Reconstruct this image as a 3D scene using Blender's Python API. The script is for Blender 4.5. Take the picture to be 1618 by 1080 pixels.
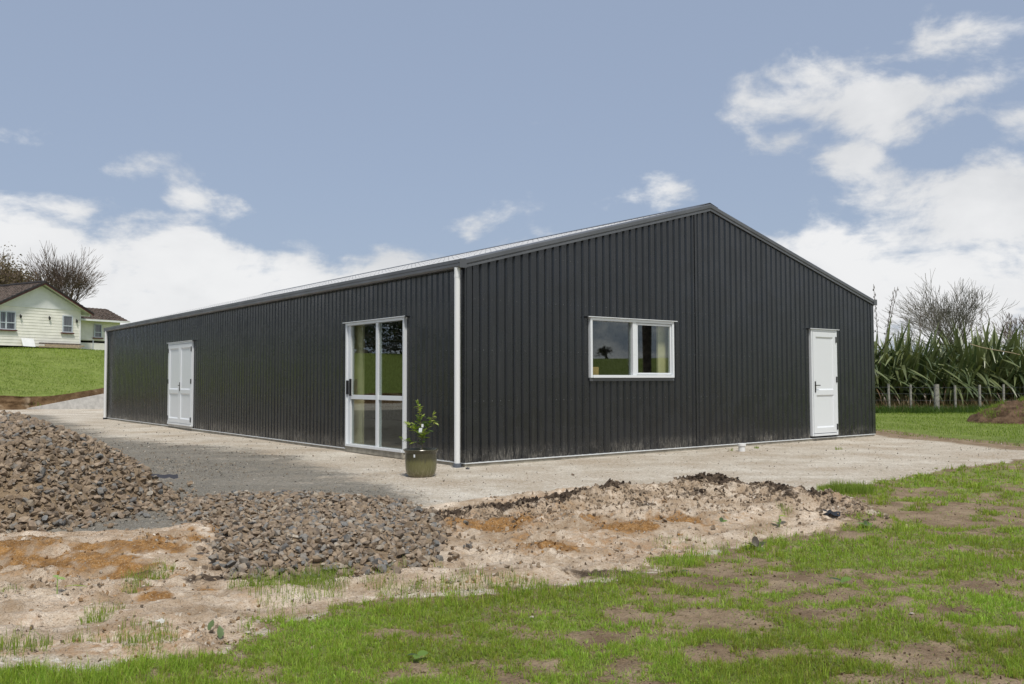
import bpy, bmesh, math, random
import numpy as np
from mathutils import Vector, Matrix

for _o in list(bpy.data.objects):
    bpy.data.objects.remove(_o)
SC = bpy.context.scene
COL = SC.collection
PI = math.pi
rng = np.random.default_rng(7)
random.seed(7)

# ------------------------------------------------------------------ camera
F_PX, PITCH, ROLL, CAM_H = 1398.8, 0.04307, -0.002475, 1.2775
R_ = np.array([1, 0, 0.]); FW = np.array([0, math.cos(PITCH), math.sin(PITCH)]); U_ = np.array([0, -math.sin(PITCH), math.cos(PITCH)])
RT = math.cos(ROLL)*R_ + math.sin(ROLL)*U_; UP = -math.sin(ROLL)*R_ + math.cos(ROLL)*U_
cam_data = bpy.data.cameras.new('camera')
cam = bpy.data.objects.new('camera', cam_data); COL.objects.link(cam)
cam_data.sensor_width = 36; cam_data.lens = F_PX*36/1618
cam_data.clip_start = 0.05; cam_data.clip_end = 3000
cam.matrix_world = Matrix(((RT[0], UP[0], -FW[0], 0), (RT[1], UP[1], -FW[1], 0), (RT[2], UP[2], -FW[2], CAM_H), (0, 0, 0, 1)))
SC.camera = cam
O_ = np.array([0, 0, CAM_H])

def gat(px, py, z=-0.06):            # ground point seen at a pixel of the photograph
    d = FW + (px-809)/F_PX*RT - (py-540)/F_PX*UP
    t = (z-CAM_H)/d[2]
    return (d[0]*t, d[1]*t)

# ------------------------------------------------------------------ sky and sun
SUN_DIR = Vector((0.12, -0.50, 0.86)).normalized()      # towards the sun
SUN_EL = math.asin(SUN_DIR.z); SUN_AZ = math.atan2(SUN_DIR.x, SUN_DIR.y)
SUN_STRENGTH, SUN_ANGLE, SKY_STRENGTH, EXPOSURE = 1.5, 10, 0.071, 1.20
CLOUD_WHITE, CLOUD_GREY = (5.55, 5.55, 5.55, 1), (4.2, 4.27, 4.38, 1)
world = bpy.data.worlds.new('World'); SC.world = world; world.use_nodes = True
nt = world.node_tree; nt.nodes.clear()
def W(t, **k):
    n = nt.nodes.new(t)
    for a, b in k.items(): setattr(n, a, b)
    return n
def wm(op, a, b=None, c=None, clamp=False):
    n = W('ShaderNodeMath', operation=op); n.use_clamp = clamp
    for i, v in enumerate((a, b, c)):
        if v is None: continue
        if isinstance(v, (int, float)): n.inputs[i].default_value = v
        else: nt.links.new(v, n.inputs[i])
    return n.outputs[0]
def build_world():
    L = nt.links.new
    tc = W('ShaderNodeTexCoord'); sep = W('ShaderNodeSeparateXYZ'); L(tc.outputs['Generated'], sep.inputs[0])
    X, Y, Z = sep.outputs
    az = wm('MULTIPLY', wm('ARCTAN2', X, Y), 180/PI)
    el = wm('MULTIPLY', wm('ARCSINE', Z), 180/PI)
    # wind-stretched coordinates on the cloud layer
    zz = wm('ADD', wm('MAXIMUM', Z, 0.0), 0.22)
    cv = W('ShaderNodeCombineXYZ'); L(wm('DIVIDE', X, zz), cv.inputs[0]); L(wm('DIVIDE', Y, zz), cv.inputs[1]); L(wm('MULTIPLY', Z, 2.0), cv.inputs[2])
    n1 = W('ShaderNodeTexNoise'); n1.inputs['Scale'].default_value = 2.1; n1.inputs['Detail'].default_value = 10; n1.inputs['Roughness'].default_value = 0.58
    n1.inputs['Distortion'].default_value = 0.35
    L(cv.outputs[0], n1.inputs['Vector'])
    mp = W('ShaderNodeMapping'); mp.inputs['Scale'].default_value = (1, 1, 1.7); L(tc.outputs['Generated'], mp.inputs[0])
    n2 = W('ShaderNodeTexNoise'); n2.inputs['Scale'].default_value = 9.0; n2.inputs['Detail'].default_value = 9; n2.inputs['Roughness'].default_value = 0.6
    n2.inputs['Distortion'].default_value = 0.25
    L(mp.outputs[0], n2.inputs['Vector'])
    n3 = W('ShaderNodeTexNoise'); n3.inputs['Scale'].default_value = 3.2; n3.inputs['Detail'].default_value = 4
    L(mp.outputs[0], n3.inputs['Vector'])
    # cloud groups: azimuth, elevation, half width, half height, amount
    blobs = [(-30, 4.8, 13, 6.6, 1.0), (-19, 4.2, 12, 5.8, .95), (-7.5, 3.8, 13, 5.4, .95), (-30.5, 13.6, 3.6, 1.5, .50), (-26, 13.3, 2.0, .9, .36), (-20.5, 10.9, 2.6, 1.1, .48), (-7, 9.9, 2.4, .5, .30), (-11, 9.3, 1.2, .4, .22),
             (10.2, 12.2, 3.0, 1.2, .44), (22.0, 16.4, 7.5, 1.7, .74), (20, 18.3, 3.6, 1.6, .52), (26, 19.0, 6.0, 1.3, .60), (28.5, 16.6, 4.5, 1.2, .66), (26, 14.6, 4.0, 1.5, .66), (18.5, 6.5, 7, 3.2, .8), (25, 11.2, 5.5, 2.0, .8), (31, 14, 4, 2.5, .7), (23.5, 17, 9, 3.2, .40), (17.3, 14.6, 2.6, 1.3, .44), (21.3, 12.6, 2.6, 1.7, .62),
             (31, 16.6, 3.2, 1.2, .36), (29.5, 9.8, 6.5, 3.9, .92), (24, 5.0, 14, 4.6, 1.0), (15.8, 12.0, 1.6, .7, .2),
             (92, 11, 38, 9, .95), (130, 24, 40, 14, .62), (180, 25, 45, 16, .62), (170, 62, 130, 22, .60), (-62, 9, 22, 7, .95), (-95, 12, 20, 7, .6), (-130, 22, 40, 12, .6)]  # out of view; the broad group near the zenith is added to brighten the ground
    tot = None
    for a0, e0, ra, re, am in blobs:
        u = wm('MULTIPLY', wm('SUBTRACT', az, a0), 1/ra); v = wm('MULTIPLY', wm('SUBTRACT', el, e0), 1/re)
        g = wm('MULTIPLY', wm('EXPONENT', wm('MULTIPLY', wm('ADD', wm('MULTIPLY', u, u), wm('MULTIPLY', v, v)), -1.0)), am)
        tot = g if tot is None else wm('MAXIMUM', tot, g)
    nz = wm('ADD', wm('MULTIPLY', n1.outputs[0], 0.55), wm('MULTIPLY', n2.outputs[0], 0.75))      # ~0.65 mean
    amp = wm('MINIMUM', wm('ADD', wm('MULTIPLY', tot, 2.6), .5), 1.0)
    dens = wm('SUBTRACT', wm('ADD', tot, wm('MULTIPLY', wm('MULTIPLY', wm('SUBTRACT', nz, .65), 2.9), amp)), .24)
    mr = W('ShaderNodeMapRange', interpolation_type='SMOOTHSTEP'); L(dens, mr.inputs['Value'])
    mr.inputs['From Min'].default_value = 0.02; mr.inputs['From Max'].default_value = 0.52
    mask = mr.outputs[0]
    sky = W('ShaderNodeTexSky', sky_type='NISHITA'); sky.sun_disc = False
    sky.sun_elevation = SUN_EL; sky.sun_rotation = SUN_AZ; sky.altitude = 60; sky.air_density = 1.0; sky.dust_density = 1.6; sky.ozone_density = 1.0
    # a thin high veil pales the blue
    hs = W('ShaderNodeHueSaturation'); hs.inputs['Saturation'].default_value = 0.85; hs.inputs['Value'].default_value = 1.0; L(sky.outputs[0], hs.inputs['Color'])
    veil = W('ShaderNodeMix', data_type='RGBA'); veil.inputs[0].default_value = 0.80; L(hs.outputs[0], veil.inputs[6]); veil.inputs[7].default_value = (1.95, 2.38, 3.2, 1)
    shade = W('ShaderNodeMapRange', interpolation_type='SMOOTHSTEP'); L(wm('ADD', wm('MULTIPLY', n3.outputs[0], .8), wm('MULTIPLY', n2.outputs[0], .3)), shade.inputs['Value'])
    shade.inputs['From Min'].default_value = 0.42; shade.inputs['From Max'].default_value = 0.68
    cc = W('ShaderNodeMix', data_type='RGBA'); L(shade.outputs[0], cc.inputs[0]); cc.inputs[6].default_value = CLOUD_GREY; cc.inputs[7].default_value = CLOUD_WHITE
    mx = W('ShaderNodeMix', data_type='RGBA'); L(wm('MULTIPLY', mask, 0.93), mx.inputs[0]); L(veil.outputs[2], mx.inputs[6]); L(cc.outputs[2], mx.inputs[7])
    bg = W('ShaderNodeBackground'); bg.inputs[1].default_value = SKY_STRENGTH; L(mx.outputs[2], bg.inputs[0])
    out = W('ShaderNodeOutputWorld'); L(bg.outputs[0], out.inputs[0])
build_world()
sun_d = bpy.data.lights.new('sun', 'SUN'); sun_d.energy = SUN_STRENGTH; sun_d.angle = math.radians(SUN_ANGLE); sun_d.color = (1, .95, .87)
sun = bpy.data.objects.new('sun', sun_d); COL.objects.link(sun)
sun.rotation_euler = (-SUN_DIR).to_track_quat('-Z', 'Y').to_euler()
vs = SC.view_settings; vs.view_transform = 'Standard'; vs.look = 'None'; vs.gamma = 1; vs.use_curve_mapping = False; vs.exposure = EXPOSURE
SC.render.engine = 'CYCLES'
SC.cycles.max_bounces = 8; SC.cycles.transparent_max_bounces = 16; SC.cycles.caustics_reflective = False; SC.cycles.caustics_refractive = False

# ------------------------------------------------------------------ helpers
def tag(o, label=None, cat=None, group=None, kind=None):
    if label: o['label'] = label
    if cat: o['category'] = cat
    if group: o['group'] = group
    if kind: o['kind'] = kind
    return o
def empty(name, loc=(0, 0, 0), rz=0, label=None, cat=None, group=None):
    o = bpy.data.objects.new(name, None); COL.objects.link(o); o.location = loc; o.rotation_euler = (0, 0, rz); o.empty_display_size = .1
    return tag(o, label, cat, group)
def link(name, me, mat=None, parent=None):
    if mat is not None and len(me.materials) == 0: me.materials.append(mat)
    o = bpy.data.objects.new(name, me); COL.objects.link(o)
    if parent is not None: o.parent = parent
    return o
def mesh_np(name, V, quads=None, tris=None, col=None, smooth=False, attrs=None):
    V = np.asarray(V, np.float32).reshape(-1, 3)
    me = bpy.data.meshes.new(name)
    nq = 0 if quads is None else len(quads); ntri = 0 if tris is None else len(tris)
    idx = []
    if nq: idx.append(np.asarray(quads, np.int32).ravel())
    if ntri: idx.append(np.asarray(tris, np.int32).ravel())
    idx = np.concatenate(idx)
    me.vertices.add(len(V)); me.vertices.foreach_set('co', V.ravel())
    me.loops.add(len(idx)); me.loops.foreach_set('vertex_index', idx)
    st = np.concatenate([np.arange(nq)*4, nq*4+np.arange(ntri)*3]).astype(np.int32)
    me.polygons.add(nq+ntri); me.polygons.foreach_set('loop_start', st)
    me.polygons.foreach_set('use_smooth', np.full(nq+ntri, smooth, bool))
    me.update(calc_edges=True)
    if col is not None:
        a = me.attributes.new('Col', 'FLOAT_COLOR', 'POINT')
        c = np.ones((len(V), 4), np.float32); c[:, :3] = col; a.data.foreach_set('color', c.ravel())
    for k, v in (attrs or {}).items():
        a = me.attributes.new(k, 'FLOAT', 'POINT'); a.data.foreach_set('value', np.asarray(v, np.float32))
    return me
class MB:
    """collects polygons, linked as ONE mesh"""
    def __init__(s): s.v = []; s.f = []
    def poly(s, pts):
        b = len(s.v); s.v += [tuple(p) for p in pts]; s.f.append(tuple(range(b, b+len(pts)))); return s
    def box(s, x0, x1, y0, y1, z0, z1):
        b = len(s.v)
        s.v += [(x, y, z) for z in (z0, z1) for x, y in ((x0, y0), (x1, y0), (x1, y1), (x0, y1))]
        s.f += [tuple(b+i for i in f) for f in ((3, 2, 1, 0), (4, 5, 6, 7), (0, 1, 5, 4), (1, 2, 6, 5), (2, 3, 7, 6), (3, 0, 4, 7))]; return s
    def prism(s, A, B):
        """closed solid between two matching outlines"""
        n = len(A); b = len(s.v); s.v += [tuple(p) for p in A] + [tuple(p) for p in B]
        s.f.append(tuple(b+i for i in range(n))[::-1]); s.f.append(tuple(b+n+i for i in range(n)))
        for i in range(n): j = (i+1) % n; s.f.append((b+i, b+j, b+n+j, b+n+i))
        return s
    def tube(s, pts, rad, n=8, caps=True):
        pts = [Vector(p) for p in pts]; rad = rad if hasattr(rad, '__len__') else [rad]*len(pts); b = len(s.v)
        for i, p in enumerate(pts):
            t = (pts[min(i+1, len(pts)-1)] - pts[max(i-1, 0)]).normalized()
            a = t.cross(Vector((0, 0, 1)));
            if a.length < 1e-3: a = t.cross(Vector((0, 1, 0)))
            a.normalize(); c = t.cross(a)
            for k in range(n):
                q = p + (a*math.cos(2*PI*k/n) + c*math.sin(2*PI*k/n))*rad[i]; s.v.append(tuple(q))
        for i in range(len(pts)-1):
            for k in range(n):
                k2 = (k+1) % n; s.f.append((b+i*n+k, b+(i+1)*n+k, b+(i+1)*n+k2, b+i*n+k2))
        if caps:
            s.f.append(tuple(b+k for k in range(n))); e = b+(len(pts)-1)*n; s.f.append(tuple(e+k for k in range(n))[::-1])
        return s
    def lathe(s, prof, n=32, c=(0, 0)):
        b = len(s.v)
        for r, z in prof:
            for k in range(n): s.v.append((c[0]+r*math.cos(2*PI*k/n), c[1]+r*math.sin(2*PI*k/n), z))
        for i in range(len(prof)-1):
            for k in range(n):
                k2 = (k+1) % n; s.f.append((b+i*n+k, b+i*n+k2, b+(i+1)*n+k2, b+(i+1)*n+k))
        return s
    def build(s, name, mat=None, parent=None, smooth=False, bevel=0, fix=True):
        me = bpy.data.meshes.new(name); me.from_pydata(s.v, [], s.f); me.update()
        bm = bmesh.new(); bm.from_mesh(me)
        if fix: bmesh.ops.recalc_face_normals(bm, faces=bm.faces)
        if bevel: bmesh.ops.bevel(bm, geom=bm.edges[:], offset=bevel, segments=2, affect='EDGES', profile=.6)
        for f in bm.faces: f.smooth = bool(smooth)
        bm.to_mesh(me); bm.free()
        if smooth and smooth != 'all':
            try: me.set_sharp_from_angle(angle=math.radians(40))
            except Exception: pass
        return link(name, me, mat, parent)

# numpy noise ------------------------------------------------------
def _h(ix, iy, seed):
    n = (ix*374761393 + iy*668265263 + seed*974634133) & 0xffffffff
    n = ((n ^ (n >> 13))*1274126177) & 0xffffffff
    return ((n ^ (n >> 16)) & 0xffff)/65535.0
def vnoise(x, y, seed=0):
    fx, fy = np.floor(x), np.floor(y); ix, iy = fx.astype(np.int64), fy.astype(np.int64); u, v = x-fx, y-fy
    u = u*u*u*(u*(u*6-15)+10); v = v*v*v*(v*(v*6-15)+10)
    a, b, c, d = _h(ix, iy, seed), _h(ix+1, iy, seed), _h(ix, iy+1, seed), _h(ix+1, iy+1, seed)
    return (a*(1-u)+b*u)*(1-v) + (c*(1-u)+d*u)*v
def fbm(x, y, seed=0, octv=4, gain=.5):
    s = 0; a = 1; t = 0
    for o in range(octv):
        ca, sa = math.cos(.6*o+.3), math.sin(.6*o+.3)
        s = s + a*vnoise((x*ca-y*sa)*2**o+17.3*o, (x*sa+y*ca)*2**o-9.1*o, seed+o); t += a; a *= gain
    return s/t
def worley(x, y, seed=0):
    fx, fy = np.floor(x), np.floor(y); ix, iy = fx.astype(np.int64), fy.astype(np.int64)
    d = np.full(x.shape, 9.)
    for i in (-1, 0, 1):
        for j in (-1, 0, 1):
            jx, jy = ix+i, iy+j
            d = np.minimum(d, (jx+_h(jx, jy, seed)-x)**2 + (jy+_h(jx, jy, seed+5)-y)**2)
    return np.sqrt(d)
def sstep(a, b, x):
    t = np.clip((x-a)/(b-a), 0, 1); return t*t*(3-2*t)
def sdf(poly, x, y):
    """signed distance, positive inside"""
    P = np.array(poly, float); inside = np.zeros(x.shape, bool); d = np.full(x.shape, 1e18)
    for (x0, y0), (x1, y1) in zip(P, np.roll(P, -1, 0)):
        ex, ey = x1-x0, y1-y0; wx, wy = x-x0, y-y0
        t = np.clip((wx*ex+wy*ey)/(ex*ex+ey*ey+1e-12), 0, 1); d = np.minimum(d, (wx-ex*t)**2+(wy-ey*t)**2)
        c = (y0 > y) != (y1 > y)
        inside ^= c & (x < (x1-x0)*(y-y0)/(y1-y0+1e-12)+x0)
    return np.where(inside, 1, -1)*np.sqrt(d)

# materials --------------------------------------------------------
class NT:
    def __init__(s, name):
        s.m = bpy.data.materials.new(name); s.m.use_nodes = True; s.t = s.m.node_tree
        s.b = s.t.nodes['Principled BSDF']; s.out = s.t.nodes['Material Output']; s._tc = None
    def n(s, t, **k):
        o = s.t.nodes.new(t)
        for a, b in k.items(): setattr(o, a, b)
        return o
    def set(s, inp, v):
        if hasattr(v, 'is_linked') or isinstance(v, bpy.types.NodeSocket): s.t.links.new(v, inp)
        elif isinstance(v, tuple) and len(v) == 3 and inp.type == 'RGBA': inp.default_value = (*v, 1)
        else: inp.default_value = v
    def pos(s):
        if s._tc is None: s._tc = s.n('ShaderNodeNewGeometry')
        return s._tc.outputs['Position']
    def obj(s): return s.n('ShaderNodeTexCoord').outputs['Object']
    def scale(s, vec, sc):
        m = s.n('ShaderNodeMapping'); s.set(m.inputs[0], vec); m.inputs['Scale'].default_value = sc; return m.outputs[0]
    def noise(s, scale, detail=4, rough=.55, vec=None, dist=0):
        o = s.n('ShaderNodeTexNoise'); s.set(o.inputs['Vector'], vec if vec is not None else s.pos())
        o.inputs['Scale'].default_value = scale; o.inputs['Detail'].default_value = detail; o.inputs['Roughness'].default_value = rough; o.inputs['Distortion'].default_value = dist
        return o.outputs[0]
    def voro(s, scale, out='Color', vec=None, feature='F1'):
        o = s.n('ShaderNodeTexVoronoi', feature=feature); s.set(o.inputs['Vector'], vec if vec is not None else s.pos()); o.inputs['Scale'].default_value = scale
        return o.outputs[out]
    def ramp(s, v, a, b, lo=0., hi=1.):
        o = s.n('ShaderNodeMapRange', interpolation_type='SMOOTHSTEP'); s.set(o.inputs['Value'], v)
        o.inputs['From Min'].default_value = a; o.inputs['From Max'].default_value = b; o.inputs['To Min'].default_value = lo; o.inputs['To Max'].default_value = hi
        return o.outputs[0]
    def math(s, op, a, b=0., clamp=False):
        o = s.n('ShaderNodeMath', operation=op); o.use_clamp = clamp; s.set(o.inputs[0], a); s.set(o.inputs[1], b); return o.outputs[0]
    def mix(s, f, a, b, mode='MIX'):
        o = s.n('ShaderNodeMix', data_type='RGBA', blend_type=mode); s.set(o.inputs[0], f); s.set(o.inputs[6], a); s.set(o.inputs[7], b); return o.outputs[2]
    def attr(s, name, out='Fac'):
        o = s.n('ShaderNodeAttribute', attribute_name=name); return o.outputs[out]
    def bump(s, h, dist, strength=1., prev=None):
        o = s.n('ShaderNodeBump'); s.set(o.inputs['Height'], h); o.inputs['Distance'].default_value = dist; o.inputs['Strength'].default_value = strength
        if prev is not None: s.set(o.inputs['Normal'], prev)
        return o.outputs[0]
    def fin(s, col=None, rough=None, spec=None, normal=None, metal=None):
        if col is not None: s.set(s.b.inputs['Base Color'], col)
        if rough is not None: s.set(s.b.inputs['Roughness'], rough)
        if spec is not None: s.set(s.b.inputs['Specular IOR Level'], spec)
        if normal is not None: s.set(s.b.inputs['Normal'], normal)
        if metal is not None: s.set(s.b.inputs['Metallic'], metal)
        return s.m
def simple(name, col, rough=.5, spec=.5, var=.12, scale=6., bump=0., bscale=60., metal=0.):
    t = NT(name); n = t.noise(scale, 5, .6)
    c2 = tuple(max(0, c*(1-2*var)) for c in col); c1 = tuple(min(1, c*(1+var)) for c in col)
    c = t.mix(t.ramp(n, .3, .7), c2, c1)
    nm = t.bump(t.noise(bscale, 3), bump) if bump else None
    return t.fin(c, t.ramp(t.noise(scale*1.7, 3), .3, .7, max(0, rough-.08), min(1, rough+.08)), spec, nm, metal)
def leafmat(name, rough=.45, trans=.35, spec=.4):
    t = NT(name); c = t.attr('Col', 'Color')
    c = t.mix(t.ramp(t.noise(14, 3), .35, .7), c, t.mix(.5, c, (.0, .0, .0)), 'MIX') if False else c
    t.fin(c, rough, spec)
    tr = t.n('ShaderNodeBsdfTranslucent'); t.set(tr.inputs[0], t.mix(1., c, (1.25, 1.25, .75), 'MULTIPLY'))
    mx = t.n('ShaderNodeMixShader'); mx.inputs[0].default_value = trans
    t.t.links.new(t.b.outputs[0], mx.inputs[1]); t.t.links.new(tr.outputs[0], mx.inputs[2]); t.t.links.new(mx.outputs[0], t.out.inputs[0])
    return t.m

M = {}
def make_materials():
    # coated steel cladding with dust at the foot, splash marks and faint streaks
    def steel(name, base, rough, dust):
        t = NT(name); p = t.pos()
        sep = t.n('ShaderNodeSeparateXYZ'); t.set(sep.inputs[0], p); z = sep.outputs[2]
        streak = t.noise(1, 4, .6, t.scale(p, (26, 26, .9)))
        fine = t.noise(1, 5, .7, t.scale(p, (70, 70, 9)))
        c = t.mix(t.ramp(t.noise(1.3, 4), .3, .7), tuple(b*.86 for b in base), tuple(b*1.14 for b in base))
        if dust:
            low = t.math('MULTIPLY', t.math('SUBTRACT', 1.0, t.ramp(z, .0, .30)), t.ramp(t.noise(2.2, 5, .65), .36, .62))
            spl = t.math('MULTIPLY', low, t.ramp(fine, .40, .75))
            c = t.mix(t.math('MULTIPLY', spl, .8), c, (.36, .34, .30))
            c = t.mix(t.math('MULTIPLY', t.ramp(streak, .55, .85), .10), c, (.30, .30, .29))
            spots = t.math('MULTIPLY', t.ramp(t.voro(3.1, 'Distance'), .045, .0), t.ramp(fine, .45, .7))
            c = t.mix(t.math('MULTIPLY', spots, .3), c, (.32, .31, .3))
        r = t.ramp(t.noise(3.0, 4), .3, .7, rough-.05, rough+.07)
        nm = t.bump(t.noise(1, 2, .4, t.scale(p, (1.7, 1.7, .8))), .010, .12)
        return t.fin(c, r, .66, nm)
    M['steel'] = steel('charcoal_coated_steel', (.0115, .0130, .0155), .26, True)
    M['trim'] = steel('charcoal_trim_steel', (.085, .091, .10), .38, False)
    M['roof'] = steel('roof_steel', (.47, .475, .48), .42, False)
    t = NT('white_upvc'); M['upvc'] = t.fin((.69, .72, .74), .33, .5)
    t = NT('white_pvc_pipe'); M['pipe'] = t.fin((.72, .73, .725), .36, .5)
    M['black'] = simple('black_plastic', (.012, .012, .013), .4, .5, .1)
    M['greyplastic'] = simple('grey_plastic', (.10, .11, .13), .5)
    M['concrete'] = simple('concrete', (.50, .49, .465), .85, .3, .10, 5, .004, 90)
    M['slab'] = simple('slab_concrete', (.34, .315, .26), .9, .2, .15, 6, .004, 90)
    M['ply'] = simple('pine_ply', (.80, .68, .42), .6, .3, .06, 5)
    M['timber'] = simple('timber', (.42, .33, .22), .75, .3, .15, 9, .003, 70)
    M['greywood'] = simple('weathered_wood', (.30, .285, .25), .85, .2, .2, 14, .004, 60)
    M['darkwood'] = simple('old_wood', (.17, .14, .115), .85, .2, .25, 9, .004, 60)
    M['gapshade'] = simple('painted_gap_shade', (.02, .018, .016), .9, .1)
    M['orange_wood'] = simple('fresh_pine', (.62, .36, .16), .6, .3, .1, 8)
    # glass: thin clear pane with real reflections
    t = NT('window_glass'); g = t.n('ShaderNodeBsdfGlossy'); g.inputs['Roughness'].default_value = 0.0; g.inputs['Color'].default_value = (.95, .97, .97, 1)
    tr = t.n('ShaderNodeBsdfTransparent'); tr.inputs[0].default_value = (.86, .90, .88, 1)
    fr = t.n('ShaderNodeLayerWeight'); fr.inputs[0].default_value = .5; sch = t.math('ADD', t.math('MULTIPLY', t.math('POWER', fr.outputs['Facing'], 4.5), .8), .085)
    mx = t.n('ShaderNodeMixShader'); t.t.links.new(sch, mx.inputs[0]); t.t.links.new(tr.outputs[0], mx.inputs[1]); t.t.links.new(g.outputs[0], mx.inputs[2]); t.t.links.new(mx.outputs[0], t.out.inputs[0])
    M['glass'] = t.m
    M['leaf'] = leafmat('leaf', .42, .35)
    M['grass'] = leafmat('grass_blade', .5, .5, .3)
    M['flax'] = leafmat('flax_leaf', .36, .2, .5)
    # stone
    t = NT('stone'); c = t.attr('Col', 'Color')
    sp = t.noise(38, 5, .7); c = t.mix(t.ramp(sp, .35, .7), t.mix(.45, c, (.07, .06, .05)), c)
    c = t.mix(t.math('MULTIPLY', t.ramp(t.noise(13, 5, .65), .45, .68), .6), c, (.36, .275, .185))
    M['stone'] = t.fin(c, .82, .3, t.bump(t.noise(55, 4, .65), .006))
    t = NT('soil_clod'); c = t.attr('Col', 'Color'); c = t.mix(t.ramp(t.noise(60, 4, .7), .3, .7), t.mix(.5, c, (.03, .022, .016)), c)
    M['clod'] = t.fin(c, .95, .12, t.bump(t.noise(90, 4, .7), .006))
    # bark
    t = NT('bark'); c = t.mix(t.ramp(t.noise(7, 5, .65), .3, .7), (.085, .075, .06), (.24, .225, .19))
    M['bark'] = t.fin(c, .9, .15)
    t = NT('red_twig_bark'); c = t.mix(t.ramp(t.noise(5, 5, .65), .3, .7), (.085, .06, .048), (.20, .155, .125))
    M['bark2'] = t.fin(c, .9, .15)
make_materials()

# ------------------------------------------------------------------ terrain
YAW = 0.657175
UG = np.array([math.cos(YAW), math.sin(YAW)]); UL = np.array([-math.sin(YAW), math.cos(YAW)])
CORNER = np.array([-0.72926, 13.7]); LEN, WID = 22.23, 11.65
G0 = -0.06
def px(*pts): return [gat(*p) for p in pts]
LAWN = px((-260, 1100), (-100, 1050), (0, 1046), (130, 1056), (250, 1046), (320, 1040), (370, 1010), (430, 982), (520, 966), (620, 947), (760, 930), (900, 922), (1010, 906), (1060, 880),
          (1150, 872), (1250, 852), (1330, 846), (1392, 818), (1372, 798), (1300, 780), (1300, 768), (1400, 760), (1500, 742), (1618, 727), (1800, 718), (2100, 710)) + [(40, 18), (60, -60), (-40, -60), (-14, -4), (-6, 2.5)]
FIELD = [gat(1379, 681), gat(1440, 690), gat(1520, 696), gat(1580, 702), gat(1625, 708), gat(1800, 712), gat(2100, 706), (42, 19), (900, -40), (900, 900), (-14, 900), (-12, 46), (0, 34)]
GRAVEL = [(-30, 20)] + px((-300, 668), (0, 654), (70, 656), (170, 690), (260, 700), (340, 706), (440, 722), (540, 745), (600, 765), (640, 792), (600, 830), (420, 850), (300, 842), (230, 838), (190, 850), (60, 838), (0, 842)) + [(-7, 7.2), (-16, 10)]
PILE_A = px((-260, 815), (-170, 842), (-80, 848), (0, 842), (90, 838), (170, 822), (240, 806), (285, 792), (268, 778), (210, 762), (150, 742), (60, 722), (-60, 716), (-200, 732))
PILE_B = px((255, 806), (300, 792), (380, 786), (480, 785), (560, 789), (640, 795), (690, 822), (706, 850), (690, 890), (650, 902), (560, 916), (440, 920), (360, 916), (337, 900), (340, 862), (330, 838), (285, 824))
CLAY = px((-300, 860), (0, 842), (190, 840), (300, 838), (330, 830), (660, 802), (760, 788), (900, 772), (1130, 762), (1260, 772), (1380, 800), (1392, 815), (1330, 846), (1250, 852), (1060, 880), (1010, 906), (900, 922), (620, 947), (430, 982), (330, 1042), (250, 1046), (0, 1046), (-300, 1060))
TOE_P, TOE_N = np.array([-23.4, 43.2]), np.array([-.70, .714])
TOE_N = TOE_N/np.linalg.norm(TOE_N)
CREST_X = np.array([-1.1, -.95, -.3, .6, 1.3, 2.2, 2.95, 3.4, 3.7]); CREST_Y = np.array([8.35, 8.45, 8.7, 9.2, 9.45, 9.9, 9.4, 8.6, 8.2])
CREST_A = np.array([.0, .06, .13, .19, .20, .22, .20, .12, .0])
def bank_amp(x, y):
    xc = np.clip(x, -1.1, 3.7); yc = np.interp(xc, CREST_X, CREST_Y); A = np.interp(xc, CREST_X, CREST_A)
    A = A*sstep(-1.15, -.8, x)*sstep(3.75, 3.3, x)
    t = y-yc+.22*(fbm(x*1.3, y*1.3, 91)-.5)
    prof = np.where(t > 0, np.exp(-(t/.30)**2), .42*np.exp(-(t/.55)**2)+.58*sstep(-3.0, 0., t))
    return A*prof, t
def hill(x, y):
    d = (x-TOE_P[0])*TOE_N[0] + (y-TOE_P[1])*TOE_N[1] + 1.2*(vnoise(x*.12, y*.12, 3)-.5)
    side = sstep(-6, -16, x - .12*(y-42))
    z = .199*np.clip(d, 0, 17.5) + .55*sstep(17.5, 80, d)
    return z*side, d
def lawn_sdf(x, y):
    return sdf(LAWN, x, y)+.50*(fbm(x*2.0, y*2.6, 80, 4)-.5)+.34*(fbm(x*7, y*8, 83, 3)-.5)
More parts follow.
